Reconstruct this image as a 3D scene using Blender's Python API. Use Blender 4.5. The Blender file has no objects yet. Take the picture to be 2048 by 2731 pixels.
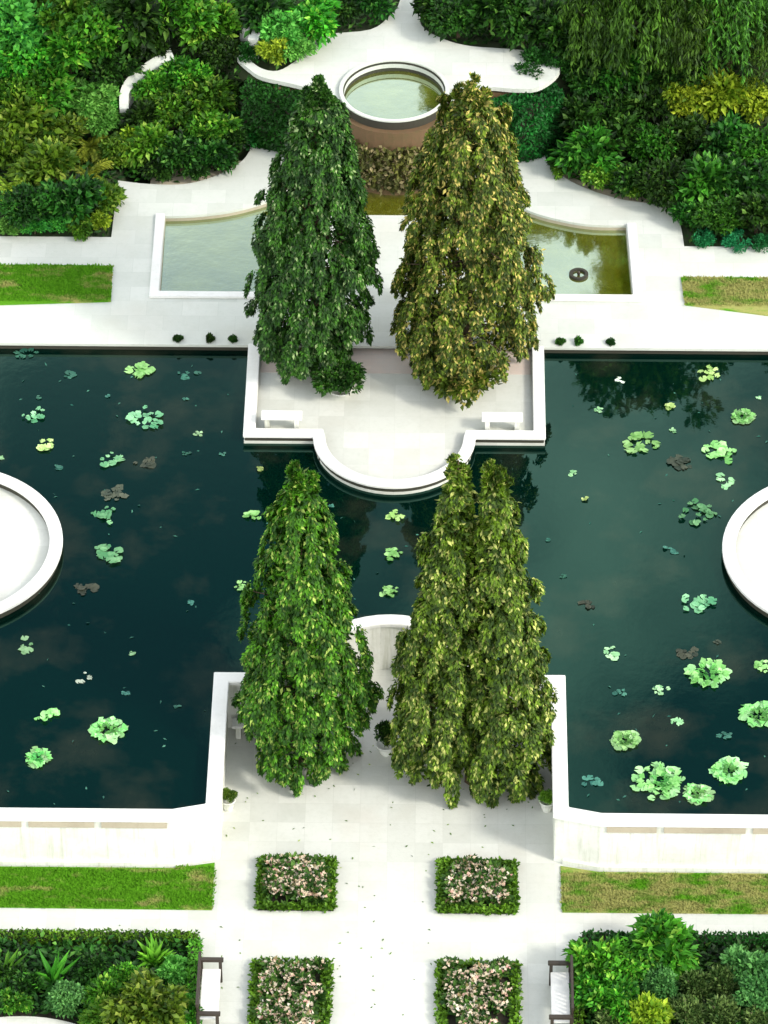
import bpy, bmesh, math, random
import numpy as np
from mathutils import Matrix, Vector
from mathutils.geometry import tessellate_polygon

# ------------------------------------------------------------------ camera, sky, sun, exposure
sc = bpy.context.scene
COL = sc.collection
cam_d = bpy.data.cameras.new('camera')
cam = bpy.data.objects.new('camera', cam_d); COL.objects.link(cam)
cam_d.sensor_fit = 'HORIZONTAL'; cam_d.sensor_width = 36; cam_d.lens = 213.08
cam_d.clip_start = 1; cam_d.clip_end = 3000
R_ = Vector((0.9999, 0.014134, -0.000768)).normalized()
F_ = Vector((-0.011324, 0.766178, -0.642528)).normalized()
U_ = R_.cross(F_).normalized()
cam.matrix_world = Matrix(((R_.x, U_.x, -F_.x, 1.0158), (R_.y, U_.y, -F_.y, 0), (R_.z, U_.z, -F_.z, 70), (0, 0, 0, 1)))
sc.camera = cam

SUN_EL, SUN_AZ = math.radians(36), math.radians(118)      # azimuth measured from +Y (into the picture) towards +X
w = bpy.data.worlds.new('World'); sc.world = w; w.use_nodes = True
nt = w.node_tree; nt.nodes.clear()
sky = nt.nodes.new('ShaderNodeTexSky'); sky.sky_type = 'NISHITA'; sky.sun_disc = False
sky.sun_elevation = SUN_EL; sky.sun_rotation = SUN_AZ; sky.dust_density = 3.0; sky.ozone_density = 1.0
bg = nt.nodes.new('ShaderNodeBackground'); bg.inputs[1].default_value = 0.125
wo = nt.nodes.new('ShaderNodeOutputWorld')
tc = nt.nodes.new('ShaderNodeTexCoord')
nz = nt.nodes.new('ShaderNodeTexNoise'); nz.inputs['Scale'].default_value = 11; nz.inputs['Detail'].default_value = 5
rp = nt.nodes.new('ShaderNodeValToRGB'); rp.color_ramp.elements[0].position = .44; rp.color_ramp.elements[1].position = .84
mx = nt.nodes.new('ShaderNodeMix'); mx.data_type = 'RGBA'
mx.inputs[7].default_value = (13.2, 13.4, 12.9, 1)                  # broken cloud over the blue
mp0 = nt.nodes.new('ShaderNodeMapping'); mp0.inputs['Location'].default_value = (2.3, .7, .15)
nt.links.new(tc.outputs['Generated'], mp0.inputs[0]); nt.links.new(mp0.outputs[0], nz.inputs['Vector']); nt.links.new(nz.outputs['Fac'], rp.inputs[0])
sp = nt.nodes.new('ShaderNodeSeparateXYZ'); nt.links.new(tc.outputs['Generated'], sp.inputs[0])
hz = nt.nodes.new('ShaderNodeMapRange'); hz.interpolation_type = 'SMOOTHSTEP'                 # thicker, whiter cloud low in the sky
for k, v in ((1, .50), (2, .66), (3, .8), (4, 0)): hz.inputs[k].default_value = v
nt.links.new(sp.outputs['Z'], hz.inputs[0])
ad = nt.nodes.new('ShaderNodeMath'); ad.operation = 'ADD'; ad.use_clamp = True
nt.links.new(rp.outputs[0], ad.inputs[0]); nt.links.new(hz.outputs[0], ad.inputs[1]); nt.links.new(ad.outputs[0], mx.inputs[0]); nt.links.new(sky.outputs[0], mx.inputs[6])
nt.links.new(mx.outputs[2], bg.inputs[0]); nt.links.new(bg.outputs[0], wo.inputs[0])
sl = bpy.data.lights.new('sun', 'SUN'); sl.energy = 1.5; sl.angle = math.radians(10); sl.color = (1, .95, .86)
so = bpy.data.objects.new('sun', sl); COL.objects.link(so)
sd = Vector((math.sin(SUN_AZ) * math.cos(SUN_EL), math.cos(SUN_AZ) * math.cos(SUN_EL), math.sin(SUN_EL)))
so.rotation_euler = sd.to_track_quat('Z', 'Y').to_euler(); so.location = (20, 90, 40)
vs = sc.view_settings; vs.view_transform = 'Standard'; vs.look = 'None'; vs.gamma = 1; vs.exposure = 0.95
try: vs.use_curve_mapping = False
except Exception: pass
sc.cycles.max_bounces = 5; sc.cycles.transparent_max_bounces = 4

# ------------------------------------------------------------------ helpers
def sset(n, k, v):
    if k in n.inputs: n.inputs[k].default_value = v
def c4(c): return (c[0], c[1], c[2], 1)
def ramp(nt, fac, stops):
    r = nt.nodes.new('ShaderNodeValToRGB'); el = r.color_ramp.elements
    while len(el) > 1: el.remove(el[-1])
    el[0].position = stops[0][0]; el[0].color = c4(stops[0][1])
    for p, c in stops[1:]:
        e = el.new(p); e.color = c4(c)
    nt.links.new(fac, r.inputs[0]); return r.outputs[0]
def noise(nt, scale, detail=4, rough=.6, vec=None, stretch=None):
    g = nt.nodes.new('ShaderNodeNewGeometry')
    n = nt.nodes.new('ShaderNodeTexNoise'); n.inputs['Scale'].default_value = scale
    n.inputs['Detail'].default_value = detail; n.inputs['Roughness'].default_value = rough
    src = g.outputs['Position']
    if stretch:
        m = nt.nodes.new('ShaderNodeMapping'); m.inputs['Scale'].default_value = stretch
        nt.links.new(src, m.inputs[0]); src = m.outputs[0]
    nt.links.new(src, n.inputs['Vector']); return n.outputs['Fac']
def mixc(nt, fac, a, b, mode='MIX'):
    m = nt.nodes.new('ShaderNodeMix'); m.data_type = 'RGBA'; m.blend_type = mode
    for i, v in ((0, fac), (6, a), (7, b)):
        if isinstance(v, (int, float)): m.inputs[i].default_value = v
        elif isinstance(v, tuple): m.inputs[i].default_value = c4(v)
        else: nt.links.new(v, m.inputs[i])
    return m.outputs[2]
def newmat(name):
    m = bpy.data.materials.new(name); m.use_nodes = True
    return m, m.node_tree, m.node_tree.nodes['Principled BSDF']
def bump(nt, b, h, strength, dist=.02):
    n = nt.nodes.new('ShaderNodeBump'); n.inputs['Strength'].default_value = strength; n.inputs['Distance'].default_value = dist
    nt.links.new(h, n.inputs['Height']); nt.links.new(n.outputs[0], b.inputs['Normal'])
def stone(name, base, dirt=(.42, .42, .36), amt=.35, rough=.8, joints=None, warm=None, streak=0):
    m, nt, b = newmat(name)
    f = noise(nt, .9, 6, .7)
    k = ramp(nt, f, [(.45, (0, 0, 0)), (.8, (amt, amt, amt))])
    c = mixc(nt, k, base, dirt)
    f2 = noise(nt, 9, 4, .7)
    c = mixc(nt, ramp(nt, f2, [(.5, (0, 0, 0)), (.8, (amt * .6,) * 3)]), c, dirt)
    if streak:
        f4 = noise(nt, 1, 4, .7, stretch=(7, 7, .5))
        c = mixc(nt, ramp(nt, f4, [(.5, (0, 0, 0)), (.75, (streak,) * 3)]), c, dirt)
    if warm:
        f3 = noise(nt, .45, 3)
        c = mixc(nt, ramp(nt, f3, [(.5, (0, 0, 0)), (.72, (.35,) * 3)]), c, warm)
    if joints:
        g = nt.nodes.new('ShaderNodeNewGeometry')
        br = nt.nodes.new('ShaderNodeTexBrick'); br.offset = .5 if len(joints) > 3 else 0
        br.inputs['Scale'].default_value = 1; br.inputs['Brick Width'].default_value = joints[0]
        br.inputs['Row Height'].default_value = joints[1]; br.inputs['Mortar Size'].default_value = joints[2]
        br.inputs['Color1'].default_value = (0, 0, 0, 1); br.inputs['Color2'].default_value = (.26, .26, .26, 1); br.inputs['Mortar'].default_value = (.35, .35, .35, 1)
        nt.links.new(g.outputs['Position'], br.inputs['Vector'])
        c = mixc(nt, br.outputs['Color'], c, tuple(x * .8 for x in dirt))
    nt.links.new(c, b.inputs['Base Color']); b.inputs['Roughness'].default_value = rough
    bump(nt, b, f2, .25); return m
def leafmat(name, dark, light, accent=None, acc=.04, trans=.25):
    vary = not name.startswith(('cypress', 'bed', 'leaf tan'))
    m, nt, b = newmat(name)
    g = nt.nodes.new('ShaderNodeNewGeometry')
    st = [(0, dark), (.75, light)] + ([(1 - acc - .01, light), (1 - acc, accent)] if accent else [(1, tuple(min(1, x * 1.25) for x in light))])
    c = ramp(nt, g.outputs['Random Per Island'], st)
    cy = name.startswith('cypress')
    f = noise(nt, 3.2 if cy else 1.6, 3)
    c = mixc(nt, ramp(nt, f, [(.38, (0, 0, 0)), (.60, (.85 if cy else .65,) * 3)]), c, dark)
    oi = nt.nodes.new('ShaderNodeObjectInfo'); hs = nt.nodes.new('ShaderNodeHueSaturation')
    for sock, lo, hi in (('Hue', .478, .512), ('Value', .72, 1.4)):
        mr = nt.nodes.new('ShaderNodeMapRange'); mr.inputs['To Min'].default_value = lo; mr.inputs['To Max'].default_value = hi
        if vary: nt.links.new(oi.outputs['Random'], mr.inputs[0])
        else: mr.inputs[0].default_value = .5; mr.inputs['To Min'].default_value = mr.inputs['To Max'].default_value = .5 if sock == 'Hue' else 1
        nt.links.new(mr.outputs[0], hs.inputs[sock])
    nt.links.new(c, hs.inputs['Color']); c = hs.outputs[0]
    nt.links.new(c, b.inputs['Base Color']); b.inputs['Roughness'].default_value = .55
    sset(b, 'Specular IOR Level', .25)
    tr = nt.nodes.new('ShaderNodeBsdfTranslucent'); nt.links.new(c, tr.inputs[0])
    ms = nt.nodes.new('ShaderNodeMixShader'); ms.inputs[0].default_value = trans
    nt.links.new(b.outputs[0], ms.inputs[1]); nt.links.new(tr.outputs[0], ms.inputs[2])
    nt.links.new(ms.outputs[0], nt.nodes['Material Output'].inputs[0]); return m

def mesh(name, V, Fs, smooth=False):
    me = bpy.data.meshes.new(name)
    me.from_pydata([tuple(v) for v in V], [], Fs); me.update()
    if smooth: me.shade_smooth()
    return me
def link(name, me, mat=None, parent=None, loc=(0, 0, 0), rz=0):
    o = bpy.data.objects.new(name, me); COL.objects.link(o)
    if mat is not None and me is not None:
        if not me.materials: me.materials.append(mat)
        else: o.material_slots[0].link = 'OBJECT'; o.material_slots[0].material = mat
    if parent: o.parent = parent
    o.location = loc; o.rotation_euler = (0, 0, rz); return o
def objmat(o, mat):
    o.material_slots[0].link = 'OBJECT'; o.material_slots[0].material = mat
def tag(o, label, cat, group=None):
    o['label'] = label; o['category'] = cat
    if group: o['group'] = group
    return o
def thing(name, label, cat, loc=(0, 0, 0), rz=0, group=None):
    o = bpy.data.objects.new(name, None); COL.objects.link(o); o.empty_display_size = .3
    o.location = loc; o.rotation_euler = (0, 0, rz); return tag(o, label, cat, group)
def struct(name, me, mat):
    o = link(name, me, mat); o['kind'] = 'structure'; return o
def area(l): return sum(l[i][0] * l[(i + 1) % len(l)][1] - l[(i + 1) % len(l)][0] * l[i][1] for i in range(len(l))) / 2
def slab(name, loops, z1, z0=None):
    """flat polygon (first loop) with holes (others); sides down to z0"""
    ls = []
    for i, l in enumerate(loops):
        l = [tuple(p) for p in l]
        if (area(l) > 0) != (i == 0): l = l[::-1]
        ls.append(l)
    V = [(x, y, z1) for l in ls for x, y in l]
    T = tessellate_polygon([[Vector((x, y, 0)) for x, y in l] for l in ls])
    Fs = []
    for t in T:
        a, b, c = (V[i] for i in t)
        cr = (b[0] - a[0]) * (c[1] - a[1]) - (b[1] - a[1]) * (c[0] - a[0])
        if abs(cr) < 1e-9: continue
        Fs.append(tuple(t) if cr > 0 else tuple(t[::-1]))
    if z0 is not None:
        n = len(V); V += [(x, y, z0) for x, y, _ in V[:n]]; o = 0
        for l in ls:
            m = len(l)
            for i in range(m):
                j = (i + 1) % m; Fs.append((o + i, n + o + i, n + o + j, o + j))
            o += m
    return mesh(name, V, Fs)
def offset(pts, d, closed=False):
    out = []; n = len(pts)
    for i, p in enumerate(pts):
        a = pts[i - 1] if (i > 0 or closed) else None
        b = pts[(i + 1) % n] if (i < n - 1 or closed) else None
        ns = []
        for s, e in ((a, p), (p, b)):
            if s is None or e is None: continue
            dx, dy = e[0] - s[0], e[1] - s[1]; L = math.hypot(dx, dy)
            if L > 1e-6: ns.append((-dy / L, dx / L))
        nx = sum(v[0] for v in ns); ny = sum(v[1] for v in ns); L = math.hypot(nx, ny) or 1
        nx /= L; ny /= L
        k = max(.35, nx * ns[0][0] + ny * ns[0][1])
        out.append((p[0] + nx * d / k, p[1] + ny * d / k))
    return out
def strip(pts, a, b, z0, z1, closed=False):
    """solid band following pts between side offsets a and b, from z0 to z1"""
    A = offset(pts, a, closed); B = offset(pts, b, closed); n = len(pts)
    V = [(x, y, z0) for x, y in A] + [(x, y, z0) for x, y in B] + [(x, y, z1) for x, y in A] + [(x, y, z1) for x, y in B]
    Fs = []
    for i in range(n if closed else n - 1):
        j = (i + 1) % n
        Fs += [(2*n+i, 2*n+j, 3*n+j, 3*n+i), (i, n+i, n+j, j), (i, j, 2*n+j, 2*n+i), (n+i, 3*n+i, 3*n+j, n+j)]
    if not closed:
        Fs += [(0, 2*n, 3*n, n), (n-1, 2*n-1, 4*n-1, 3*n-1)]
    return V, Fs
def band(name, pts, hw, z0, z1, mat, parent=None, closed=False, bev=.015, a=None, b=None):
    V, Fs = strip(pts, hw if a is None else a, -hw if b is None else b, z0, z1, closed)
    me = mesh(name, V, Fs)
    bm = bmesh.new(); bm.from_mesh(me); bmesh.ops.recalc_face_normals(bm, faces=bm.faces)
    if bev:
        ed = [e for e in bm.edges if len(e.link_faces) == 2 and e.calc_face_angle() > .9]
        bmesh.ops.bevel(bm, geom=ed, offset=bev, segments=2, affect='EDGES')
    bm.to_mesh(me); bm.free()
    return link(name, me, mat, parent)
def arc(cx, cy, r, a0, a1, n):
    return [(cx + r * math.cos(math.radians(a0 + (a1 - a0) * i / n)), cy + r * math.sin(math.radians(a0 + (a1 - a0) * i / n))) for i in range(n + 1)]
def curve(pts, n=6):
    """Catmull-Rom through open pts"""
    P = [pts[0]] + list(pts) + [pts[-1]]; out = []
    for i in range(1, len(P) - 2):
        p0, p1, p2, p3 = (np.array(P[k]) for k in (i - 1, i, i + 1, i + 2))
        for k in range(n):
            t = k / n
            out.append(tuple(.5 * (2*p1 + (p2-p0)*t + (2*p0-5*p1+4*p2-p3)*t*t + (3*p1-p0-3*p2+p3)*t**3)))
    out.append(tuple(pts[-1])); return out
def boxes(name, L, bev=.01):
    bm = bmesh.new()
    for (x0, x1, y0, y1, z0, z1) in L:
        m = Matrix.Translation(((x0+x1)/2, (y0+y1)/2, (z0+z1)/2)) @ Matrix.Diagonal((x1-x0, y1-y0, z1-z0, 1))
        bmesh.ops.create_cube(bm, size=1, matrix=m)
    if bev: bmesh.ops.bevel(bm, geom=bm.edges[:], offset=bev, segments=2, affect='EDGES')
    me = bpy.data.meshes.new(name); bm.to_mesh(me); bm.free(); return me
def lathe(name, prof, n=24):
    V = []; Fs = []
    for r, z in prof: V += [(r * math.cos(2*math.pi*i/n), r * math.sin(2*math.pi*i/n), z) for i in range(n)]
    for k in range(len(prof) - 1):
        for i in range(n):
            j = (i + 1) % n; Fs.append((k*n+i, k*n+j, (k+1)*n+j, (k+1)*n+i))
    Fs.append(tuple(range((len(prof)-1)*n, len(prof)*n)))
    return mesh(name, V, Fs, True)
def tubes(name, segs, n=7):
    """tapered limbs: each (p0, r0, p1, r1)"""
    V = []; Fs = []
    for p0, r0, p1, r1 in segs:
        p0 = Vector(p0); p1 = Vector(p1); d = (p1 - p0).normalized(); a = d.orthogonal().normalized(); b = d.cross(a); o = len(V)
        for p, r in ((p0, r0), (p1, r1)):
            V += [tuple(p + (a * math.cos(2*math.pi*i/n) + b * math.sin(2*math.pi*i/n)) * r) for i in range(n)]
        for i in range(n):
            j = (i + 1) % n; Fs.append((o+i, o+j, o+n+j, o+n+i))
        Fs.append(tuple(range(o + n, o + 2*n)))
    return mesh(name, V, Fs, True)

def unit(a): return a / np.maximum(np.linalg.norm(a, axis=-1, keepdims=True), 1e-9)
def leaves(name, C, D, N, L, W, fold=.25, droop=0.0):
    """one pointed folded leaf per row: C base, D long axis, N normal, L length, W width"""
    C = np.asarray(C, float); n = len(C); D = unit(D); S = unit(np.cross(D, N)); N = np.cross(S, D)
    L = np.broadcast_to(np.asarray(L, float), (n,))[:, None]; W = np.broadcast_to(np.asarray(W, float), (n,))[:, None]
    mid = C + D * L * .45; tip = C + D * L - N * L * droop
    lf = mid + S * W * .5 + N * W * fold; rt = mid - S * W * .5 + N * W * fold
    V = np.stack([C, lf, tip, rt], 1).reshape(-1, 3).astype(np.float32)
    me = bpy.data.meshes.new(name); me.vertices.add(4 * n); me.vertices.foreach_set('co', V.ravel())
    me.loops.add(6 * n); i = np.arange(n)[:, None] * 4
    me.loops.foreach_set('vertex_index', (i + np.array([[0, 2, 1, 0, 3, 2]])).ravel().astype(np.int32))
    me.polygons.add(2 * n); me.polygons.foreach_set('loop_start', (np.arange(2 * n) * 3).astype(np.int32))
    me.polygons.foreach_set('loop_total', np.full(2 * n, 3, np.int32)); me.update(calc_edges=True); return me
def rdir(rng, n): return unit(rng.normal(size=(n, 3)))

# ------------------------------------------------------------------ materials
M = {}
M['paving'] = stone('pale stone paving', (.60, .61, .56), (.40, .42, .35), .45, .75, (.62, .62, .004), (.62, .56, .50))
M['deck'] = stone('pale deck stone', (.58, .60, .55), (.40, .45, .38), .5, .75, (.9, .6, .006, 1), (.58, .54, .47))
M['white'] = stone('white painted wall', (.72, .73, .68), (.40, .41, .31), .5, .7, streak=.7)
M['coping'] = stone('white coping stone', (.74, .74, .71), (.48, .47, .40), .4, .6)
M['brown_shade'] = stone('brown stone and shade', (.42, .37, .28), (.2, .17, .12), .5)  # brown stands for the coping's shadow on the front wall; basin wall shares it
M['terracotta'] = stone('terracotta paving', (.58, .48, .42), (.56, .53, .48), .8, .8, (.3, .15, .01, 1))
M['pale'] = stone('smooth pale floor', (.70, .71, .67), (.50, .52, .46), .35)
M['rust'] = stone('rust brown wall', (.13, .075, .035), (.06, .07, .02), .8)
M['dark wall'] = stone('shade painted wall', (.035, .032, .022), (.03, .04, .02), .7)  # near-black base colour paints the shade under deck edge, copings and rim
M['soil'] = stone('dark soil', (.022, .018, .010), (.012, .02, .006), .8, .95)
M['ground'] = stone('garden ground', (.03, .05, .015), (.015, .02, .008), .8, .95)
M['bark'] = stone('bark', (.09, .06, .035), (.04, .03, .02), .8, .9)
M['metal'] = stone('dark brown metal', (.035, .025, .016), (.02, .02, .015), .5, .5)
def lawn(name, dry):
    m, nt, b = newmat(name)
    a = noise(nt, 60, 3, .8); f = noise(nt, 1.1, 4, .6, stretch=(1, 2.6, 1))
    g1 = ramp(nt, a, [(.3, (.04, .15, .006)), (.7, (.14, .40, .015))])
    g2 = ramp(nt, a, [(.3, (.26, .26, .07)), (.7, (.52, .44, .18))])
    k = ramp(nt, f, [(dry, (0, 0, 0)), (dry + .16, (.8,) * 3)])
    nt.links.new(mixc(nt, k, g1, g2), b.inputs['Base Color']); b.inputs['Roughness'].default_value = .9; sset(b, 'Specular IOR Level', .1)
    bump(nt, b, a, .8, .03); return m
M['lawn'] = lawn('mown lawn', .54); M['dry lawn'] = lawn('dry patchy lawn', .38)
def water(name, c1, c2, spec_mix, tint, sc1=.35, rough=.03, bs=.05, lim=(.35, .7)):
    m, nt, b = newmat(name)
    f = noise(nt, sc1, 5, .6)
    nt.links.new(ramp(nt, f, [(lim[0], c1), (lim[1], c2)]), b.inputs['Base Color'])
    b.inputs['Roughness'].default_value = rough; b.inputs['IOR'].default_value = 1.47
    if 'Specular Tint' in b.inputs: b.inputs['Specular Tint'].default_value = (.20, .98, .68, 1)
    g = nt.nodes.new('ShaderNodeBsdfGlossy'); g.inputs['Color'].default_value = c4(tint); g.inputs['Roughness'].default_value = rough
    n = noise(nt, 2.2, 3)
    bp = nt.nodes.new('ShaderNodeBump'); bp.inputs['Strength'].default_value = bs; bp.inputs['Distance'].default_value = .02
    nt.links.new(n, bp.inputs['Height'])
    nt.links.new(bp.outputs[0], b.inputs['Normal']); nt.links.new(bp.outputs[0], g.inputs['Normal'])
    ms = nt.nodes.new('ShaderNodeMixShader'); ms.inputs[0].default_value = spec_mix
    nt.links.new(b.outputs[0], ms.inputs[1]); nt.links.new(g.outputs[0], ms.inputs[2])
    nt.links.new(ms.outputs[0], nt.nodes['Material Output'].inputs[0]); return m
M['water'] = water('dark pond water', (.0002, .0065, .0045), (.018, .021, .013), .0, (.75, 1, 1), .42, .02, .03, (.50, .74))  # brown-green noise patches in the base colour paint cloud reflections
M['pale water'] = water('shallow basin water', (.070, .070, .001), (.13, .135, .012), .37, (.80, .97, .84), 1.6, .05, .07)
LM = {
 'M1': leafmat('leaf mint', (.010, .12, .015), (.12, .42, .045)), 'M2': leafmat('leaf grey green', (.012, .08, .012), (.14, .36, .09)),
 'B': leafmat('leaf mid green', (.006, .06, .003), (.10, .42, .022), (.30, .60, .06), .12), 'B2': leafmat('leaf deep green', (.004, .035, .003), (.06, .29, .018), (.16, .44, .05), .1),
 'D': leafmat('leaf dark', (.002, .012, .002), (.035, .15, .013), (.12, .30, .04), .07), 'G': leafmat('leaf light green', (.03, .18, .015), (.20, .52, .09)),
 'Y': leafmat('leaf yellow green', (.06, .15, .004), (.38, .50, .03)), 'O': leafmat('leaf olive', (.014, .075, .003), (.18, .36, .022), (.36, .52, .08), .1),
 'PY': leafmat('leaf palm', (.08, .17, .006), (.40, .52, .05)), 'H': leafmat('leaf hedge', (.004, .04, .004), (.016, .15, .014)),
 'H2': leafmat('leaf teal hedge', (.004, .10, .03), (.03, .32, .12)), 'W': leafmat('leaf weeping', (.006, .028, .004), (.08, .22, .018)),
 'L': leafmat('leaf blade', (.03, .18, .008), (.14, .50, .04)), 'LB': leafmat('leaf bright', (.05, .24, .008), (.24, .60, .05)),
 'T': leafmat('leaf tan', (.015, .06, .008), (.20, .30, .08), (.70, .58, .40), .26),
 'bed': leafmat('bed leaves', (.008, .04, .005), (.10, .22, .03), (.34, .26, .12), .07, .15),
 'bloom': leafmat('bed blooms', (.66, .50, .34), (.92, .88, .72), (.85, .45, .40), .12, .3),
 'bedgreen': leafmat('bed edging leaves', (.03, .09, .004), (.16, .34, .02)),
 'c_FL': leafmat('cypress green', (.007, .042, .002), (.12, .37, .014), (.46, .62, .12), .11),
 'c_FR': leafmat('cypress olive', (.012, .036, .003), (.21, .36, .022), (.62, .66, .18), .14),
 'c_BL': leafmat('cypress dark', (.004, .026, .003), (.07, .23, .018), (.36, .50, .20), .08),
 'c_BR': leafmat('cypress bronze', (.016, .036, .003), (.23, .35, .026), (.72, .60, .16), .20),
}
LL = {'b': leafmat('lily bright', (.14, .44, .10), (.38, .74, .28)), 'f': leafmat('lily faint', (.015, .09, .07), (.06, .20, .14)),
 'm': leafmat('lily pale', (.14, .36, .15), (.38, .62, .34)), 'rim': leafmat('lily rim', (.20, .52, .18), (.44, .78, .38)), 'y': leafmat('lily yellow', (.20, .36, .08), (.52, .66, .26)),
 't': leafmat('lily brown', (.02, .035, .025), (.08, .09, .06)), 'w': leafmat('lily white', (.38, .48, .36), (.65, .74, .60)), 'r': leafmat('lily ragged', (.06, .26, .12), (.26, .54, .28)),
 'in': leafmat('lily centre', (.05, .26, .05), (.14, .44, .10))}
LL['o'] = LL['b']; LL['s'] = LL['b']

# ------------------------------------------------------------------ the setting
BIG = 32
struct('ground', slab('ground', [[(-700, -300), (700, -300), (700, 1300), (-700, 1300)]], -1.12), M['ground'])
def sm(t): t = min(max(t, 0), 1); return t * t * (3 - 2 * t)
def gz(x, y):
    a = .35 + 1.95 * sm((y - 97) / 4); b = .35 + 1.95 * sm((y - 98.5) / .5); k = sm((abs(x) - 4) / .8)
    return a * k + b * (1 - k)
def terrain():
    xs = np.arange(-40, 40.01, .4); ys = np.arange(92.4, 132.01, .4); V = []; Fs = []
    for y in ys:
        for x in xs:
            z = gz(x, y) - .02
            if abs(x) < 7.0 and y < 98.0: z = -.7
            if y < 93.2: z = -.7
            if abs(x) < 4.4 and y > 98: z -= .12
            z += .06 * math.sin(x * 1.7) * math.sin(y * 1.3)
            if abs(x) > 39 or y > 131: z = -1.3
            V.append((x, y, z))
    n = len(xs)
    for j in range(len(ys) - 1):
        for i in range(n - 1): Fs.append((j*n+i, j*n+i+1, (j+1)*n+i+1, (j+1)*n+i))
    return mesh('terrain', V, Fs, True)
struct('terrain', terrain(), M['ground'])

# garden level at the front: paving with a terrace bay pushed into the pool
CF = [(-BIG, 72.47), (-4.72, 72.50), (-3.84, 72.72), (-3.84, 77.03), (-1.93, 77.03)]
ARC_F = arc(0, 77.15, 1.93, 176, 4, 22)
CF = CF[:4] + [(-1.93, 77.03)] + ARC_F[1:-1] + [(1.93, 77.03), (3.84, 77.03), (3.84, 72.72), (4.72, 72.50), (BIG, 72.47)]
struct('paving', slab('paving', [[(-BIG, 58)] + CF + [(BIG, 58)]], -1.0), M['paving'])
# pool water follows the same line
struct('pool_water', slab('pool_water', [CF + [(BIG, 89.55), (-BIG, 89.55)]], .19), M['water'])
wall = thing('pool_wall', 'long white retaining wall with coping stepping round the front terrace and its half round balcony', 'wall', (0, 72.5, -1))
def reparent(o, root): o.parent = root; o.matrix_parent_inverse = Matrix.Translation(-Vector(root.location)); return o
reparent(band('wall', CF, .13, -1.02, .34, M['white']), wall)
reparent(band('coping', CF, .175, .34, .45, M['coping']), wall)
reparent(band('plinth', [(-BIG, 72.47), (-4.72, 72.50), (-3.95, 72.70)], .2, -1.0, -.86, M['white'], bev=.01), wall)
reparent(band('plinth', [(3.95, 72.70), (4.72, 72.50), (BIG, 72.47)], .2, -1.0, -.86, M['white'], bev=.01), wall)
for s in (-1, 1):                                                     # brown strips painting the coping's shadow on the wall, broken at the piers
    x = 4.85
    while x < 16:
        L = random.Random(int(x * 10) + s).choice((1.1, 1.45, 1.8))
        reparent(link('brown_shade', boxes('brown_shade', [(min(s*x, s*(x+L)), max(s*x, s*(x+L)), 72.33, 72.345, .17, .335)], 0), M['brown_shade']), wall)
        x += L + .16
# far deck, with the basin left open and its island kept
PO = [(-6.0, 91.55), (-6.03, 94.81)] + curve([(-6.03, 94.81), (-5.28, 94.86), (-4.4, 95.05), (-3.6, 95.4), (-2.6, 96.0), (-1.4, 96.3), (0, 96.33), (1.4, 96.3), (2.6, 95.85), (3.4, 95.15), (4.2, 94.78), (5.0, 94.58), (5.86, 94.57)], 4)[1:] + [(5.95, 91.57), (2.0, 91.56), (2.0, 94.93), (-2.0, 94.93), (-2.0, 91.56)]
L_in = curve([(-7.34, 96.37), (-6.55, 96.23), (-5.58, 96.24), (-4.75, 96.65), (-4.17, 97.24), (-3.95, 97.76)], 5)
R_in = curve([(7.33, 93.69), (7.22, 94.93), (6.88, 95.43), (5.74, 95.72), (4.67, 96.32), (3.96, 97.13), (3.79, 97.76)], 5)
DK = [(-BIG, 93.87), (-7.37, 93.89)] + L_in + [(-3.96, 98.10), (-4.57, 98.02), (-4.64, 98.28), (-3.72, 98.33), (-3.1, 98.9), (3.0, 98.9), (3.18, 98.25), (3.98, 98.14)] + R_in[::-1] + [(BIG, 93.66), (BIG, 89.5), (3.68, 89.5), (-3.68, 89.5), (-BIG, 89.5)]
DK = [(a, 89.42 if b == 89.5 and abs(a) > 3.6 else b) for a, b in DK]
struct('deck', slab('deck', [DK, PO], .40, .33), M['deck'])
struct('basin_wall', slab('basin_wall', [[(-6.5, 91.1), (6.5, 91.1), (6.5, 97.4), (-6.5, 97.4)], PO], .326, -.6), M['brown_shade'])
struct('basin_water', slab('basin_water', [[(-6.5, 91.2), (6.4, 91.2), (6.4, 96.6), (-6.5, 96.6)]], .24), M['pale water'])
cb = thing('basin_curb', 'low raised white curb along the front and ends of the two armed basin', 'curb', (0, 91.4, .4))
reparent(band('coping', [(-2.1, 91.43), (-6.14, 91.43), (-6.16, 94.85)], .12, .40, .47, M['coping']), cb)
reparent(band('coping', [(2.1, 91.43), (6.08, 91.43), (6.0, 94.6)], .12, .40, .47, M['coping']), cb)
# the far pool face, coloured near black for the shade under the overhanging deck edge
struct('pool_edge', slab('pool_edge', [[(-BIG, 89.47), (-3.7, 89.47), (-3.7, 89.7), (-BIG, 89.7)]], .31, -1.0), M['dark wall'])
struct('pool_edge', slab('pool_edge', [[(3.7, 89.47), (BIG, 89.47), (BIG, 89.7), (3.7, 89.7)]], .31, -1.0), M['dark wall'])
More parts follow.
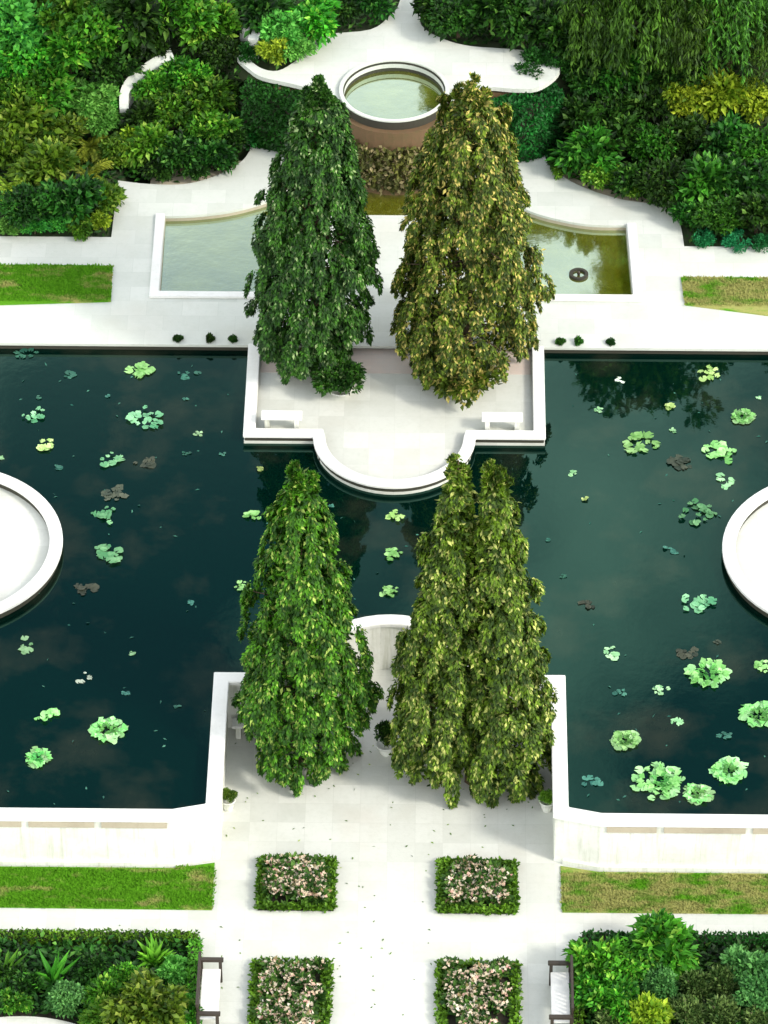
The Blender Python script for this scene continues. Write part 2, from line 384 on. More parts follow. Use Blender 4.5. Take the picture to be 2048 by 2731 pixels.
# back platform
PF = [(-3.66, 89.5), (-3.66, 85.8), (-1.9, 85.8)] + arc(0, 85.82, 1.93, 184, 356, 26) + [(1.9, 85.8), (3.66, 85.8), (3.66, 89.5)]
struct('platform', slab('platform', [PF], .26, -1.0), M['paving'])
struct('brick_paving', slab('brick_paving', [[(-3.35, 88.5), (3.35, 88.5), (3.35, 89.49), (-3.35, 89.49)]], .268, .255), M['terracotta'])
PW = [(-3.53, 89.44), (-3.53, 85.93), (-1.86, 85.93)] + arc(0, 85.85, 1.83, 182, 358, 28) + [(1.86, 85.93), (3.53, 85.93), (3.53, 89.44)]
pp = thing('platform_parapet', 'low white parapet round the back platform with its half round balcony', 'parapet', (0, 85.9, 0))
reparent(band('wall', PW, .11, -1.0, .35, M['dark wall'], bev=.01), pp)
reparent(band('coping', PW, .15, .37, .45, M['coping']), pp)
# side round platforms standing in the pool
for s, lb in ((-1, 'round white platform cut by the left edge of the photo, dark shade inside its rim'), (1, 'round white platform cut by the right edge of the photo, brighter inside')):
    t = thing('round_platform', lb, 'platform', (s * 10.73, 81.65, .1), 0, 'round platforms in the pool')
    link('floor', slab('floor', [arc(0, 0, 2.72, 0, 360, 64)[:-1]], .12, -1.1), M['paving'], t)
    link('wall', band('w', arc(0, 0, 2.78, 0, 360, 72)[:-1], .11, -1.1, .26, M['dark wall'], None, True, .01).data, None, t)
    bpy.data.objects.remove(bpy.data.objects['w'])
    link('coping', band('c', arc(0, 0, 2.79, 0, 360, 72)[:-1], .155, .26, .35, M['coping'], None, True).data, None, t)
    bpy.data.objects.remove(bpy.data.objects['c'])

# upper terrace with the round basin
UT = curve([(-4.3, 99.25), (-4.26, 99.05), (-3.95, 98.6), (-3.6, 98.25), (-2.71, 97.91), (-1.75, 97.45)], 4)[:-1] + arc(-.15, 97.6, 1.40, 200, 340, 16) + \
     curve([(1.6, 97.35), (2.24, 97.85), (2.96, 97.8), (3.57, 97.85), (4.06, 98.38), (4.18, 98.92), (3.85, 99.3), (3.22, 99.59), (1.88, 99.75), (1.15, 100.06), (.6, 100.6), (.5, 101.3), (.56, 104)], 4) + \
     curve([(.1, 104), (-.05, 101.9), (-.3, 101.2), (-.82, 100.5), (-2.04, 100.24), (-2.4, 99.7), (-2.74, 99.04), (-3.21, 98.55), (-3.7, 98.7), (-4.1, 99.3)], 4)
struct('upper_terrace', slab('upper_terrace', [UT, arc(-.15, 97.6, 1.30, 0, 360, 48)[:-1]], 2.40, 2.28), M['deck'])
UB = [(-3.3, 98.15), (-2.71, 97.98), (-1.8, 97.35)] + arc(-.15, 97.6, 1.5, 190, 350, 18) + [(1.6, 97.4), (2.3, 97.95), (3.3, 98.0)]
rw = thing('retaining_wall', 'rust brown curved wall below the round basin between the back cypresses', 'wall', (0, 96.2, .4))
reparent(band('wall', UB, .08, .2, 2.2, M['rust'], bev=0), rw)
rb = thing('round_basin', 'round raised basin with white rim and pale water on the upper terrace', 'basin', (-.15, 97.6, 2.2))
for nm, R0, hw, z0, z1, mt in (('wall', 1.36, .055, -.7, .24, 'dark wall'), ('rim', 1.385, .055, .242, .29, 'deck')):
    band('tmp', arc(0, 0, R0, 0, 360, 64)[:-1], hw, z0, z1, M[mt], None, True, .01)
    link(nm, bpy.data.objects['tmp'].data, None, rb); bpy.data.objects.remove(bpy.data.objects['tmp'])
link('water', slab('water', [arc(0, 0, 1.33, 0, 360, 48)[:-1]], -.02), M['pale water'], rb)
# thin garden paths climbing through the shrubs on the left
def path(pts, hw, lift=.5):
    P = curve(pts, 6); A = offset(P, hw); B = offset(P, -hw); V = [(x, y, gz(x, y) + lift) for x, y in A] + [(x, y, gz(x, y) + lift) for x, y in B]
    n = len(P); Fs = [(i, n+i, n+i+1, i+1) for i in range(n - 1)]
    me = mesh('path', V, Fs)
    bm = bmesh.new(); bm.from_mesh(me); bmesh.ops.recalc_face_normals(bm, faces=bm.faces)
    r = bmesh.ops.extrude_face_region(bm, geom=bm.faces[:])
    for v in r['geom']:
        if isinstance(v, bmesh.types.BMVert): v.co.z -= .6
    bmesh.ops.recalc_face_normals(bm, faces=bm.faces); bm.to_mesh(me); bm.free()
    return struct('path', me, M['deck'])
path([(-6.03, 99.58), (-6.48, 99.35), (-6.9, 99.09), (-7.17, 98.85), (-7.27, 98.62), (-7.26, 98.29)], .12)
path([(-4.17, 100.16), (-3.94, 99.95), (-3.85, 99.69), (-3.88, 99.41)], .14)
# lawns
def lw(loop, mt, z): struct('lawn', slab('lawn', [loop], z + .03, z - .03), M[mt])
lw([(-BIG, 71.07), (-3.83, 70.97), (-3.83, 72.44), (-4.72, 72.26), (-BIG, 72.23)], 'lawn', -1)
lw([(3.88, 71.0), (BIG, 71.05), (BIG, 72.23), (4.72, 72.26), (3.86, 72.44)], 'dry lawn', -1)
lw([(-BIG, 90.96), (-9.98, 90.97), (-7.21, 91.14), (-7.26, 92.64), (-BIG, 92.62)], 'lawn', .40)
lw([(7.26, 91.19), (9.3, 90.78), (BIG, 90.7), (BIG, 92.4), (7.19, 92.35)], 'dry lawn', .40)
# bottom planting beds
struct('soil', slab('soil', [[(-BIG, 58), (-4.15, 58), (-4.15, 70.0), (-BIG, 70.0)]], -.985), M['soil'])
struct('soil', slab('soil', [[(4.14, 58), (BIG, 58), (BIG, 70.05), (4.14, 70.05)]], -.985), M['soil'])
struct('path', slab('path', [arc(-7.75, 64.4, 3.25, 0, 360, 80)[:-1]], -.93, -1.05), M['paving'])

# ------------------------------------------------------------------ foliage makers
def bush_mesh(name, seed, n=2600, clumps=26, ll=.20, lw_=.115, flat=.85, droop=.25, cr=.34):
    rng = np.random.default_rng(seed)
    cd = rdir(rng, clumps); cd[:, 2] = np.abs(cd[:, 2]) * .95 - .12; cd = unit(cd)
    cc = cd * (rng.uniform(.35, .98, (clumps, 1))); cc[:, 2] *= flat * rng.uniform(.7, 1.35, clumps)
    rad = rng.uniform(.5, 1.35, clumps) * cr
    pr = rad ** 2; k = rng.choice(clumps, n, p=pr / pr.sum()); d = rdir(rng, n)
    d[:, 2] = np.where(rng.random(n) < .7, np.abs(d[:, 2]), d[:, 2])
    C = cc[k] + d * (rad[k] * rng.uniform(.45, 1.08, n))[:, None]
    D = unit(d + cd[k] * .5 + rng.normal(size=(n, 3)) * .5 + np.array([0, 0, -droop]))
    N = unit(d + rng.normal(size=(n, 3)) * .4 + np.array([0, 0, .5]))
    return leaves(name, C, D, N, rng.uniform(.6, 1.35, n) * ll, rng.uniform(.8, 1.2, n) * lw_, .2, .12)
def palm_mesh(name, seed, fronds=26, per=34):
    rng = np.random.default_rng(seed); C = []; D = []; N = []
    for f in range(fronds):
        a = rng.uniform(0, 6.283); el = rng.uniform(.15, 1.35); L = rng.uniform(.85, 1.1); p = np.array([0, 0, .0]); t = np.array([math.cos(a)*math.cos(el), math.sin(a)*math.cos(el), math.sin(el)])
        side = unit(np.cross(t, [0, 0, 1.]))
        for i in range(per):
            p = p + t * L / per; t = unit(t + np.array([0, 0, -1.6 / per]))
            for s in (-1, 1):
                C.append(p); D.append(side * s + t * .7 + rng.normal(size=3) * .08); N.append(np.cross(side, t) + np.array([0, 0, .3]))
    return leaves(name, C, D, N, .27, .045, .1, .25)
def willow_mesh(name, seed, n=5200):
    rng = np.random.default_rng(seed); strands = 150; C = []; D = []
    for s in range(strands):
        a = rng.uniform(0, 6.283); r = .25 + .8 * math.sqrt(rng.random()); top = 1.15 - .55 * r * r + rng.normal() * .1
        ln = rng.uniform(.8, 1.7); m = n // strands; t = rng.random(m)
        x = r * math.cos(a) * (1 + .12 * t) + rng.normal(size=m) * .035; y = r * math.sin(a) * (1 + .12 * t) + rng.normal(size=m) * .035
        C.append(np.stack([x, y, top - t * ln], 1)); d = rng.normal(size=(m, 3)) * .35; d[:, 2] -= 1; D.append(d)
    C = np.concatenate(C); D = np.concatenate(D)
    return leaves(name, C, D, unit(np.concatenate([C[:, :2], np.full((len(C), 1), .3)], 1) + rng.normal(size=C.shape) * .4), .19, .045, .1, .05)
def blade_mesh(name, seed, n, wide, up):
    rng = np.random.default_rng(seed); C = []; D = []; N = []; L = []
    for i in range(n):
        a = rng.uniform(0, 6.283); el = rng.uniform(*up); d = np.array([math.cos(a)*math.cos(el), math.sin(a)*math.cos(el), math.sin(el)])
        C.append(d * .1 + rng.normal(size=3) * .05 + np.array([0, 0, -.5])); D.append(d); N.append(np.array([-math.cos(a), -math.sin(a), .9])); L.append(rng.uniform(1.0, 1.7))
    return leaves(name, C, D, N, L, wide, .18, .18)
def trunk_mesh(name, seed, h=1.0):
    rng = random.Random(seed); S = [((0, 0, -h * 1.25), .09, (0, 0, -.25), .06)]
    for i in range(6):
        a = i * 1.05 + rng.random(); S.append(((0, 0, -.3 + .04 * i), .045, (.55 * math.cos(a), .55 * math.sin(a), rng.uniform(0, .45)), .012))
    return tubes(name, S)
bushes = [bush_mesh('crown_a', 1, 1900, 24, .25, .15), bush_mesh('crown_b', 2, 1500, 17, .32, .19, .8, .2, .42), bush_mesh('crown_c', 3, 2400, 34, .21, .13, .95, .3, .30), bush_mesh('crown_d', 4, 1300, 20, .36, .20, .9, .45, .38)]
low = bush_mesh('crown_low', 7, 2200, 30, .16, .11, .6, .1, .30)
big = [bush_mesh('crown_big_a', 11, 9000, 60, .09, .055, .9, .3, .26), bush_mesh('crown_big_b', 12, 9000, 80, .09, .055, 1.1, .3, .22)]
palm = palm_mesh('fronds', 5); willow = [willow_mesh('crown_w', 6), willow_mesh('crown_w2', 16)]
bladeA = blade_mesh('blades', 8, 16, .24, (.7, 1.5)); bladeB = blade_mesh('blades_b', 9, 40, .42, (.3, 1.4))
tanm = bush_mesh('crown_tan', 10, 1500, 22, .26, .13, .7, -.3, .34)
trk = [trunk_mesh('trunk_a', 1), trunk_mesh('trunk_b', 2)]
SP = {'M1': (bushes, 'leafy_shrub', 'shrub'), 'M2': (bushes, 'leafy_shrub', 'shrub'), 'B': (bushes, 'bushy_shrub', 'shrub'), 'B2': (bushes, 'bushy_shrub', 'shrub'),
      'D': (bushes, 'dense_shrub', 'shrub'), 'G': (bushes, 'leafy_shrub', 'shrub'), 'Y': (bushes, 'yellow_shrub', 'shrub'), 'O': (bushes, 'olive_shrub', 'shrub'),
      'PY': ([palm], 'spiky_palm', 'palm'), 'H': ([low], 'hedge_bush', 'hedge'), 'H2': ([low], 'hedge_bush', 'hedge'), 'W': (willow, 'weeping_tree', 'tree'),
      'L': ([bladeA], 'blade_plant', 'plant'), 'LB': ([bladeB], 'broad_leaved_plant', 'plant'), 'T': ([tanm], 'tan_plant', 'plant')}
GR = {'shrub': 'shrubs round the pools', 'palm': 'spiky palms at left', 'hedge': 'low hedge bushes by the terraces', 'tree': 'weeping trees at top right', 'plant': 'plants in the bottom gardens'}
LILIES = [
    (-9.22, 89.3, 0.29, 'f', 'faint half sunken water lily by the far deck, left pool, leftmost'),
    (-6.32, 88.59, 0.34, 'b', 'bright green water lily by the far deck, left pool'),
    (-8.08, 88.38, 0.23, 'f', 'faint half sunken water lily by the far deck, left pool, third from left'),
    (-5.13, 88.49, 0.26, 'f', 'faint half sunken water lily by the far deck, left pool, rightmost'),
    (-8.8, 87.52, 0.1, 'f', 'faint half sunken water lily by the far deck, left pool, second from left'),
    (-7.06, 87.58, 0.11, 'f', 'faint half sunken water lily by the far deck, left pool, fourth from left'),
    (-5.17, 87.5, 0.09, 'f', 'faint half sunken water lily by the far deck, left pool, fifth from left'),
    (-8.86, 86.79, 0.24, 'r', 'ragged green water lily level with the round balcony, left pool, leftmost'),
    (-6.1, 86.74, 0.4, 'r', 'ragged green water lily level with the round balcony, left pool, rightmost'),
    (-4.79, 86.14, 0.14, 'm', 'small pale green water lily level with the round balcony, left pool, rightmost'),
    (-8.52, 85.65, 0.28, 'y', 'yellowish green water lily level with the round balcony, left pool, leftmost'),
    (-5.05, 85.37, 0.14, 'f', 'faint half sunken water lily level with the round balcony, left pool, middle'),
    (-4.17, 85.38, 0.12, 'f', 'faint half sunken water lily level with the round balcony, left pool, rightmost'),
    (-8.07, 84.8, 0.17, 'f', 'faint half sunken water lily level with the round balcony, left pool, leftmost'),
    (-6.85, 85.08, 0.24, 'r', 'ragged green water lily level with the round balcony, left pool, middle'),
    (-6.01, 85.04, 0.28, 't', 'brownish sunken water lily level with the round balcony, left pool'),
    (-6.72, 83.86, 0.37, 't', 'brownish sunken water lily level with the left round platform, left pool, farthest'),
    (-6.89, 82.99, 0.28, 'r', 'ragged green water lily level with the left round platform, left pool, farthest'),
    (-6.75, 81.6, 0.33, 'r', 'ragged green water lily level with the left round platform, left pool, nearest'),
    (-7.16, 80.34, 0.27, 't', 'brownish sunken water lily level with the left round platform, left pool, nearest'),
    (-3.36, 83.04, 0.22, 'b', 'bright green water lily level with the left round platform, left pool, farthest'),
    (-3.48, 80.42, 0.19, 'b', 'bright green water lily level with the left round platform, left pool, nearest'),
    (-3.23, 84.79, 0.11, 'y', 'yellowish green water lily level with the round balcony, left pool, rightmost'),
    (-4.65, 79.86, 0.14, 'f', 'faint half sunken water lily level with the left round platform, left pool'),
    (-8.48, 78.35, 0.27, 'm', 'small pale green water lily near the front wall, left pool, leftmost'),
    (-5.97, 78.08, 0.1, 'm', 'small pale green water lily near the front wall, left pool, rightmost'),
    (-7.02, 77.22, 0.19, 'w', 'whitish water lily near the front wall, left pool'),
    (-6.03, 76.71, 0.13, 'f', 'faint half sunken water lily near the front wall, left pool, leftmost'),
    (-4.82, 76.31, 0.15, 'f', 'faint half sunken water lily near the front wall, left pool, rightmost'),
    (-7.74, 75.88, 0.25, 'b', 'bright green water lily near the front wall, left pool'),
    (-6.33, 75.48, 0.39, 'o', 'ring shaped light green water lily near the front wall, left pool, rightmost'),
    (-7.86, 74.53, 0.28, 'o', 'ring shaped light green water lily near the front wall, left pool, leftmost'),
    (-1.49, 83.44, 0.1, 'f', 'faint half sunken water lily in the water between the front cypresses'),
    (-9.52, 85.14, 0.08, 'm', 'small pale green water lily level with the round balcony, left pool, leftmost'),
    (0.04, 83.03, 0.21, 'y', 'yellowish green water lily in the water between the front cypresses'),
    (0.03, 81.64, 0.22, 'b', 'bright green water lily in the water between the front cypresses, farthest'),
    (-0.06, 80.33, 0.21, 'b', 'bright green water lily in the water between the front cypresses, nearest'),
    (5.56, 88.37, 0.16, 'w', 'whitish water lily by the far deck, right pool'),
    (5.0, 87.21, 0.15, 'm', 'small pale green water lily by the far deck, right pool, leftmost'),
    (7.75, 88.66, 0.29, 'y', 'yellowish green water lily by the far deck, right pool, rightmost'),
    (6.73, 87.33, 0.17, 'y', 'yellowish green water lily by the far deck, right pool, leftmost'),
    (6.81, 86.42, 0.12, 'm', 'small pale green water lily level with the round balcony, right pool, middle'),
    (8.53, 86.99, 0.27, 'o', 'ring shaped light green water lily level with the round balcony, right pool'),
    (8.96, 87.72, 0.11, 'm', 'small pale green water lily by the far deck, right pool, rightmost'),
    (6.0, 85.87, 0.42, 'b', 'bright green water lily level with the round balcony, right pool, leftmost'),
    (7.91, 85.6, 0.42, 'b', 'bright green water lily level with the round balcony, right pool, rightmost'),
    (6.94, 85.21, 0.34, 't', 'brownish sunken water lily level with the round balcony, right pool'),
    (7.91, 84.49, 0.28, 'm', 'small pale green water lily level with the round balcony, right pool, rightmost'),
    (4.32, 84.74, 0.15, 'm', 'small pale green water lily level with the round balcony, right pool, leftmost'),
    (4.61, 83.75, 0.12, 'y', 'yellowish green water lily level with the right round platform, right pool'),
    (7.2, 83.26, 0.39, 'r', 'ragged green water lily level with the right round platform, right pool, farthest'),
    (3.7, 82.24, 0.11, 'f', 'faint half sunken water lily level with the right round platform, right pool, leftmost'),
    (6.6, 81.89, 0.22, 'f', 'faint half sunken water lily level with the right round platform, right pool, rightmost'),
    (4.01, 80.93, 0.12, 'f', 'faint half sunken water lily level with the right round platform, right pool, middle'),
    (3.46, 80.48, 0.14, 'm', 'small pale green water lily level with the right round platform, right pool'),
    (4.54, 79.9, 0.22, 't', 'brownish sunken water lily level with the right round platform, right pool'),
    (7.13, 79.98, 0.33, 'r', 'ragged green water lily level with the right round platform, right pool, nearest'),
    (5.14, 78.22, 0.24, 'm', 'small pale green water lily near the front wall, right pool, farthest'),
    (7.56, 78.66, 0.11, 't', 'brownish sunken water lily near the front wall, right pool, rightmost'),
    (6.85, 78.25, 0.27, 't', 'brownish sunken water lily near the front wall, right pool, leftmost'),
    (5.27, 76.92, 0.18, 'f', 'faint half sunken water lily near the front wall, right pool, middle'),
    (6.2, 77.0, 0.2, 'm', 'small pale green water lily near the front wall, right pool, middle'),
    (7.3, 77.57, 0.48, 'o', 'ring shaped light green water lily near the front wall, right pool, third from left'),
    (8.58, 77.77, 0.21, 'b', 'bright green water lily near the front wall, right pool'),
    (6.55, 75.91, 0.18, 'm', 'small pale green water lily near the front wall, right pool, nearest'),
    (5.33, 75.28, 0.3, 'o', 'ring shaped light green water lily near the front wall, right pool, leftmost'),
    (8.4, 76.17, 0.44, 'o', 'ring shaped light green water lily near the front wall, right pool, rightmost'),
    (7.61, 75.47, 0.18, 'f', 'faint half sunken water lily near the front wall, right pool, rightmost'),
    (7.63, 74.32, 0.38, 'o', 'ring shaped light green water lily near the front wall, right pool, fourth from left'),
    (6.07, 73.96, 0.5, 's', 'star shaped bright green water lily near the front wall, right pool'),
    (6.9, 73.56, 0.3, 'o', 'ring shaped light green water lily near the front wall, right pool, second from left'),
    (4.52, 73.91, 0.24, 'f', 'faint half sunken water lily near the front wall, right pool, leftmost'),
]
PLANTS = [
    (-10.09, 99.91, 1.94, 1.03, 'M1', 'mint green leafy shrub in the top left corner of the garden'),
    (-9.02, 100.45, 2.2, 0.83, 'B', 'mid green bushy shrub in the top left corner of the garden, second from left'),
    (-7.95, 99.8, 1.88, 0.96, 'B', 'mid green bushy shrub in the top left corner of the garden, fourth from left'),
    (-6.93, 100.21, 2.1, 0.9, 'D', 'dark green dense shrub in the top left corner of the garden, second from left'),
    (-5.84, 100.55, 2.23, 0.83, 'B', 'mid green bushy shrub in the top left corner of the garden, fifth from left'),
    (-5.03, 100.18, 2.09, 0.64, 'B', 'mid green bushy shrub in the top left corner of the garden, rightmost'),
    (-9.82, 99.16, 1.44, 0.83, 'B', 'mid green bushy shrub in the top left corner of the garden, leftmost'),
    (-8.73, 99.34, 1.57, 0.8, 'B', 'mid green bushy shrub in the top left corner of the garden, third from left'),
    (-7.69, 99.2, 1.47, 0.6, 'D', 'dark green dense shrub in the top left corner of the garden, leftmost'),
    (-6.62, 99.74, 1.84, 0.43, 'D', 'dark green dense shrub in the top left corner of the garden, third from left'),
    (-4.78, 99.64, 1.78, 0.58, 'D', 'dark green dense shrub in the top left corner of the garden, rightmost'),
    (-3.7, 100.64, 2.3, 0.69, 'D', 'dark green dense shrub behind the white curl of path left'),
    (-3.06, 99.74, 2.3, 0.59, 'G', 'light green leafy shrub above the upper terrace at left, farthest'),
    (-2.28, 100.3, 2.3, 0.62, 'B', 'mid green bushy shrub above the upper terrace at left'),
    (-1.63, 101.05, 2.3, 0.55, 'D', 'dark green dense shrub above the upper terrace at left, leftmost'),
    (-0.83, 101.19, 2.3, 0.5, 'D', 'dark green dense shrub above the upper terrace at left, rightmost'),
    (-2.74, 99.14, 2.3, 0.44, 'G', 'light green leafy shrub above the upper terrace at left, nearest'),
    (-3.32, 99.03, 2.3, 0.39, 'Y', 'yellow green shrub behind the white curl of path left'),
    (-10.04, 98.48, 0.96, 0.83, 'B', 'mid green bushy shrub left of the thin curved path, leftmost'),
    (-9.2, 98.61, 1.04, 0.62, 'B', 'mid green bushy shrub left of the thin curved path, rightmost'),
    (-8.28, 98.43, 0.92, 0.62, 'G', 'light green leafy shrub left of the thin curved path, leftmost'),
    (-7.57, 98.63, 1.06, 0.23, 'G', 'light green leafy shrub left of the thin curved path, rightmost'),
    (-7.87, 98.05, 0.68, 0.52, 'G', 'light green leafy shrub left of the thin curved path, middle'),
    (-9.89, 97.75, 0.53, 0.8, 'O', 'olive green shrub left of the thin curved path, leftmost'),
    (-9.02, 97.4, 0.41, 0.72, 'O', 'olive green shrub left of the thin curved path, rightmost'),
    (-8.11, 97.37, 0.4, 0.58, 'PY', 'yellowish spiky palm left of the thin curved path'),
    (-10.09, 95.51, 0.35, 0.62, 'PY', 'yellowish spiky palm behind the left grass patch, leftmost'),
    (-9.1, 95.98, 0.35, 0.76, 'O', 'olive green shrub behind the left grass patch, second from left'),
    (-8.08, 96.0, 0.35, 0.66, 'PY', 'yellowish spiky palm behind the left grass patch, rightmost'),
    (-8.48, 94.67, 0.35, 0.66, 'D', 'dark green dense shrub behind the left grass patch, rightmost'),
    (-9.53, 94.46, 0.35, 0.66, 'D', 'dark green dense shrub behind the left grass patch, leftmost'),
    (-7.66, 95.16, 0.35, 0.41, 'O', 'olive green shrub behind the left grass patch, third from left'),
    (-9.93, 94.04, 0.35, 0.3, 'G', 'light green leafy shrub in the row along the left deck edge'),
    (-9.34, 94.08, 0.35, 0.28, 'M1', 'mint green leafy shrub in the row along the left deck edge, leftmost'),
    (-8.76, 94.18, 0.35, 0.28, 'M1', 'mint green leafy shrub in the row along the left deck edge, rightmost'),
    (-8.15, 94.05, 0.35, 0.28, 'B', 'mid green bushy shrub in the row along the left deck edge'),
    (-7.69, 94.3, 0.35, 0.28, 'Y', 'yellow green shrub in the row along the left deck edge'),
    (-10.2, 96.84, 0.35, 0.62, 'O', 'olive green shrub behind the left grass patch, leftmost'),
    (-7.37, 97.13, 0.36, 0.48, 'O', 'olive green shrub behind the left grass patch, rightmost'),
    (-6.5, 98.84, 1.21, 0.43, 'B', 'mid green bushy shrub between the curved paths left of round basin, leftmost'),
    (-5.68, 99.1, 1.4, 0.53, 'B', 'mid green bushy shrub between the curved paths left of round basin, third from left'),
    (-5.17, 98.56, 1.01, 0.66, 'B', 'mid green bushy shrub between the curved paths left of round basin, fourth from left'),
    (-5.99, 98.22, 0.79, 0.66, 'B', 'mid green bushy shrub between the curved paths left of round basin, second from left'),
    (-6.72, 98.09, 0.7, 0.47, 'D', 'dark green dense shrub between the curved paths left of round basin, second from far end'),
    (-4.97, 97.85, 0.58, 0.62, 'B', 'mid green bushy shrub between the curved paths left of round basin, rightmost'),
    (-4.17, 98.3, 0.4, 0.62, 'H', 'low rich green hedge bush between the curved paths left of round basin, middle'),
    (-3.59, 98.38, 0.35, 0.52, 'H', 'low rich green hedge bush between the curved paths left of round basin, nearest'),
    (-6.53, 97.19, 0.36, 0.58, 'O', 'olive green shrub between the curved paths left of round basin'),
    (-5.72, 96.9, 0.35, 0.62, 'D', 'dark green dense shrub between the curved paths left of round basin, fourth from far end'),
    (-5.0, 97.02, 0.35, 0.52, 'D', 'dark green dense shrub between the curved paths left of round basin, fifth from far end'),
    (-4.52, 96.96, 0.35, 0.3, 'D', 'dark green dense shrub between the curved paths left of round basin, sixth from far end'),
    (-6.32, 96.61, 0.35, 0.3, 'D', 'dark green dense shrub between the curved paths left of round basin, seventh from far end'),
    (-5.29, 96.53, 0.35, 0.28, 'D', 'dark green dense shrub between the curved paths left of round basin, nearest'),
    (-6.86, 97.67, 0.5, 0.39, 'Y', 'yellow green shrub between the curved paths left of round basin'),
    (-4.43, 97.74, 0.45, 0.41, 'D', 'dark green dense shrub between the curved paths left of round basin, third from far end'),
    (-4.32, 98.71, 1.1, 0.44, 'D', 'dark green dense shrub between the curved paths left of round basin, farthest'),
    (-3.93, 99.25, 2.3, 0.36, 'H', 'low rich green hedge bush between the curved paths left of round basin, farthest'),
    (0.89, 101.0, 2.3, 0.5, 'D', 'dark green dense shrub behind the upper terrace at top right, leftmost'),
    (1.51, 100.33, 2.3, 0.69, 'D', 'dark green dense shrub behind the upper terrace at top right, second from left'),
    (2.36, 100.53, 2.3, 0.76, 'D', 'dark green dense shrub behind the upper terrace at top right, third from left'),
    (3.22, 100.1, 2.3, 0.76, 'D', 'dark green dense shrub behind the upper terrace at top right, fourth from left'),
    (4.06, 99.73, 2.29, 0.69, 'D', 'dark green dense shrub behind the upper terrace at top right, fifth from left'),
    (4.62, 99.59, 1.81, 0.62, 'D', 'dark green dense shrub behind the upper terrace at top right, sixth from left'),
    (5.14, 99.47, 1.66, 0.96, 'W', 'weeping green tree behind the upper terrace at top right, leftmost'),
    (6.29, 99.45, 1.65, 1.07, 'W', 'weeping green tree behind the upper terrace at top right, second from left'),
    (7.44, 99.35, 1.58, 1.07, 'W', 'weeping green tree behind the upper terrace at top right, third from left'),
    (8.65, 99.43, 1.64, 1.1, 'W', 'weeping green tree behind the upper terrace at top right, fourth from left'),
    (9.51, 99.23, 1.49, 0.83, 'W', 'weeping green tree behind the upper terrace at top right, rightmost'),
    (5.9, 99.2, 1.47, 0.76, 'B2', 'deep green broadleaf shrub behind the upper terrace at top right'),
    (7.0, 99.14, 1.43, 0.69, 'D', 'dark green dense shrub behind the upper terrace at top right, rightmost'),
    (5.11, 99.01, 1.33, 0.62, 'D', 'dark green dense shrub behind the upper terrace at top right, seventh from left'),
    (2.87, 98.74, 1.28, 0.47, 'H', 'low rich green hedge bush beside the upper terrace right of round basin, leftmost'),
    (3.6, 98.93, 2.18, 0.5, 'H', 'low rich green hedge bush beside the upper terrace right of round basin, fourth from left'),
    (4.28, 99.13, 2.06, 0.5, 'H', 'low rich green hedge bush beside the upper terrace right of round basin, rightmost'),
    (7.48, 98.59, 1.03, 0.66, 'Y', 'yellow green shrub in the upper right garden, leftmost'),
    (8.45, 98.52, 0.98, 0.66, 'Y', 'yellow green shrub in the upper right garden, middle'),
    (9.43, 98.54, 0.99, 0.58, 'Y', 'yellow green shrub in the upper right garden, rightmost'),
    (6.51, 98.42, 0.91, 0.62, 'D', 'dark green dense shrub in the upper right garden, fourth from left'),
    (5.72, 98.35, 0.87, 0.58, 'D', 'dark green dense shrub in the upper right garden, third from left'),
    (4.69, 98.03, 0.65, 0.66, 'D', 'dark green dense shrub in the upper right garden, leftmost'),
    (3.48, 98.47, 0.35, 0.41, 'H', 'low rich green hedge bush beside the upper terrace right of round basin, third from left'),
    (5.53, 97.58, 0.46, 0.66, 'D', 'dark green dense shrub in the upper right garden, second from left'),
    (6.5, 97.37, 0.4, 0.66, 'B2', 'deep green broadleaf shrub in the upper right garden, middle'),
    (4.98, 97.0, 0.35, 0.66, 'B2', 'deep green broadleaf shrub in the upper right garden, leftmost'),
    (7.47, 97.5, 0.43, 0.69, 'D', 'dark green dense shrub in the upper right garden, fifth from left'),
    (8.43, 97.39, 0.4, 0.66, 'D', 'dark green dense shrub in the upper right garden, rightmost'),
    (9.38, 97.02, 0.35, 0.69, 'B2', 'deep green broadleaf shrub in the upper right garden, rightmost'),
    (4.42, 97.12, 0.35, 0.36, 'D', 'dark green dense shrub beside the upper terrace right of round basin'),
    (5.27, 96.29, 0.35, 0.47, 'O', 'olive green shrub behind the right deck corner, leftmost'),
    (6.1, 96.09, 0.35, 0.47, 'D', 'dark green dense shrub behind the right deck corner, leftmost'),
    (6.93, 95.71, 0.35, 0.63, 'D', 'dark green dense shrub behind the right deck corner, second from left'),
    (7.87, 95.46, 0.35, 0.69, 'B2', 'deep green broadleaf shrub behind the right deck corner, middle'),
    (8.84, 95.65, 0.35, 0.72, 'D', 'dark green dense shrub behind the right deck corner, fourth from left'),
    (7.5, 94.72, 0.35, 0.44, 'D', 'dark green dense shrub behind the right deck corner, third from left'),
    (8.31, 94.38, 0.35, 0.58, 'B2', 'deep green broadleaf shrub behind the right deck corner, rightmost'),
    (9.2, 94.39, 0.35, 0.58, 'D', 'dark green dense shrub behind the right deck corner, rightmost'),
    (7.83, 93.87, 0.35, 0.3, 'H2', 'low teal green hedge bush in the row along the right deck edge, leftmost'),
    (8.65, 93.76, 0.35, 0.33, 'H2', 'low teal green hedge bush in the row along the right deck edge, middle'),
    (9.36, 93.72, 0.35, 0.28, 'H2', 'low teal green hedge bush in the row along the right deck edge, rightmost'),
    (6.04, 95.79, 0.35, 0.22, 'O', 'olive green shrub behind the right deck corner, rightmost'),
    (6.75, 95.53, 0.35, 0.25, 'B2', 'deep green broadleaf shrub behind the right deck corner, leftmost'),
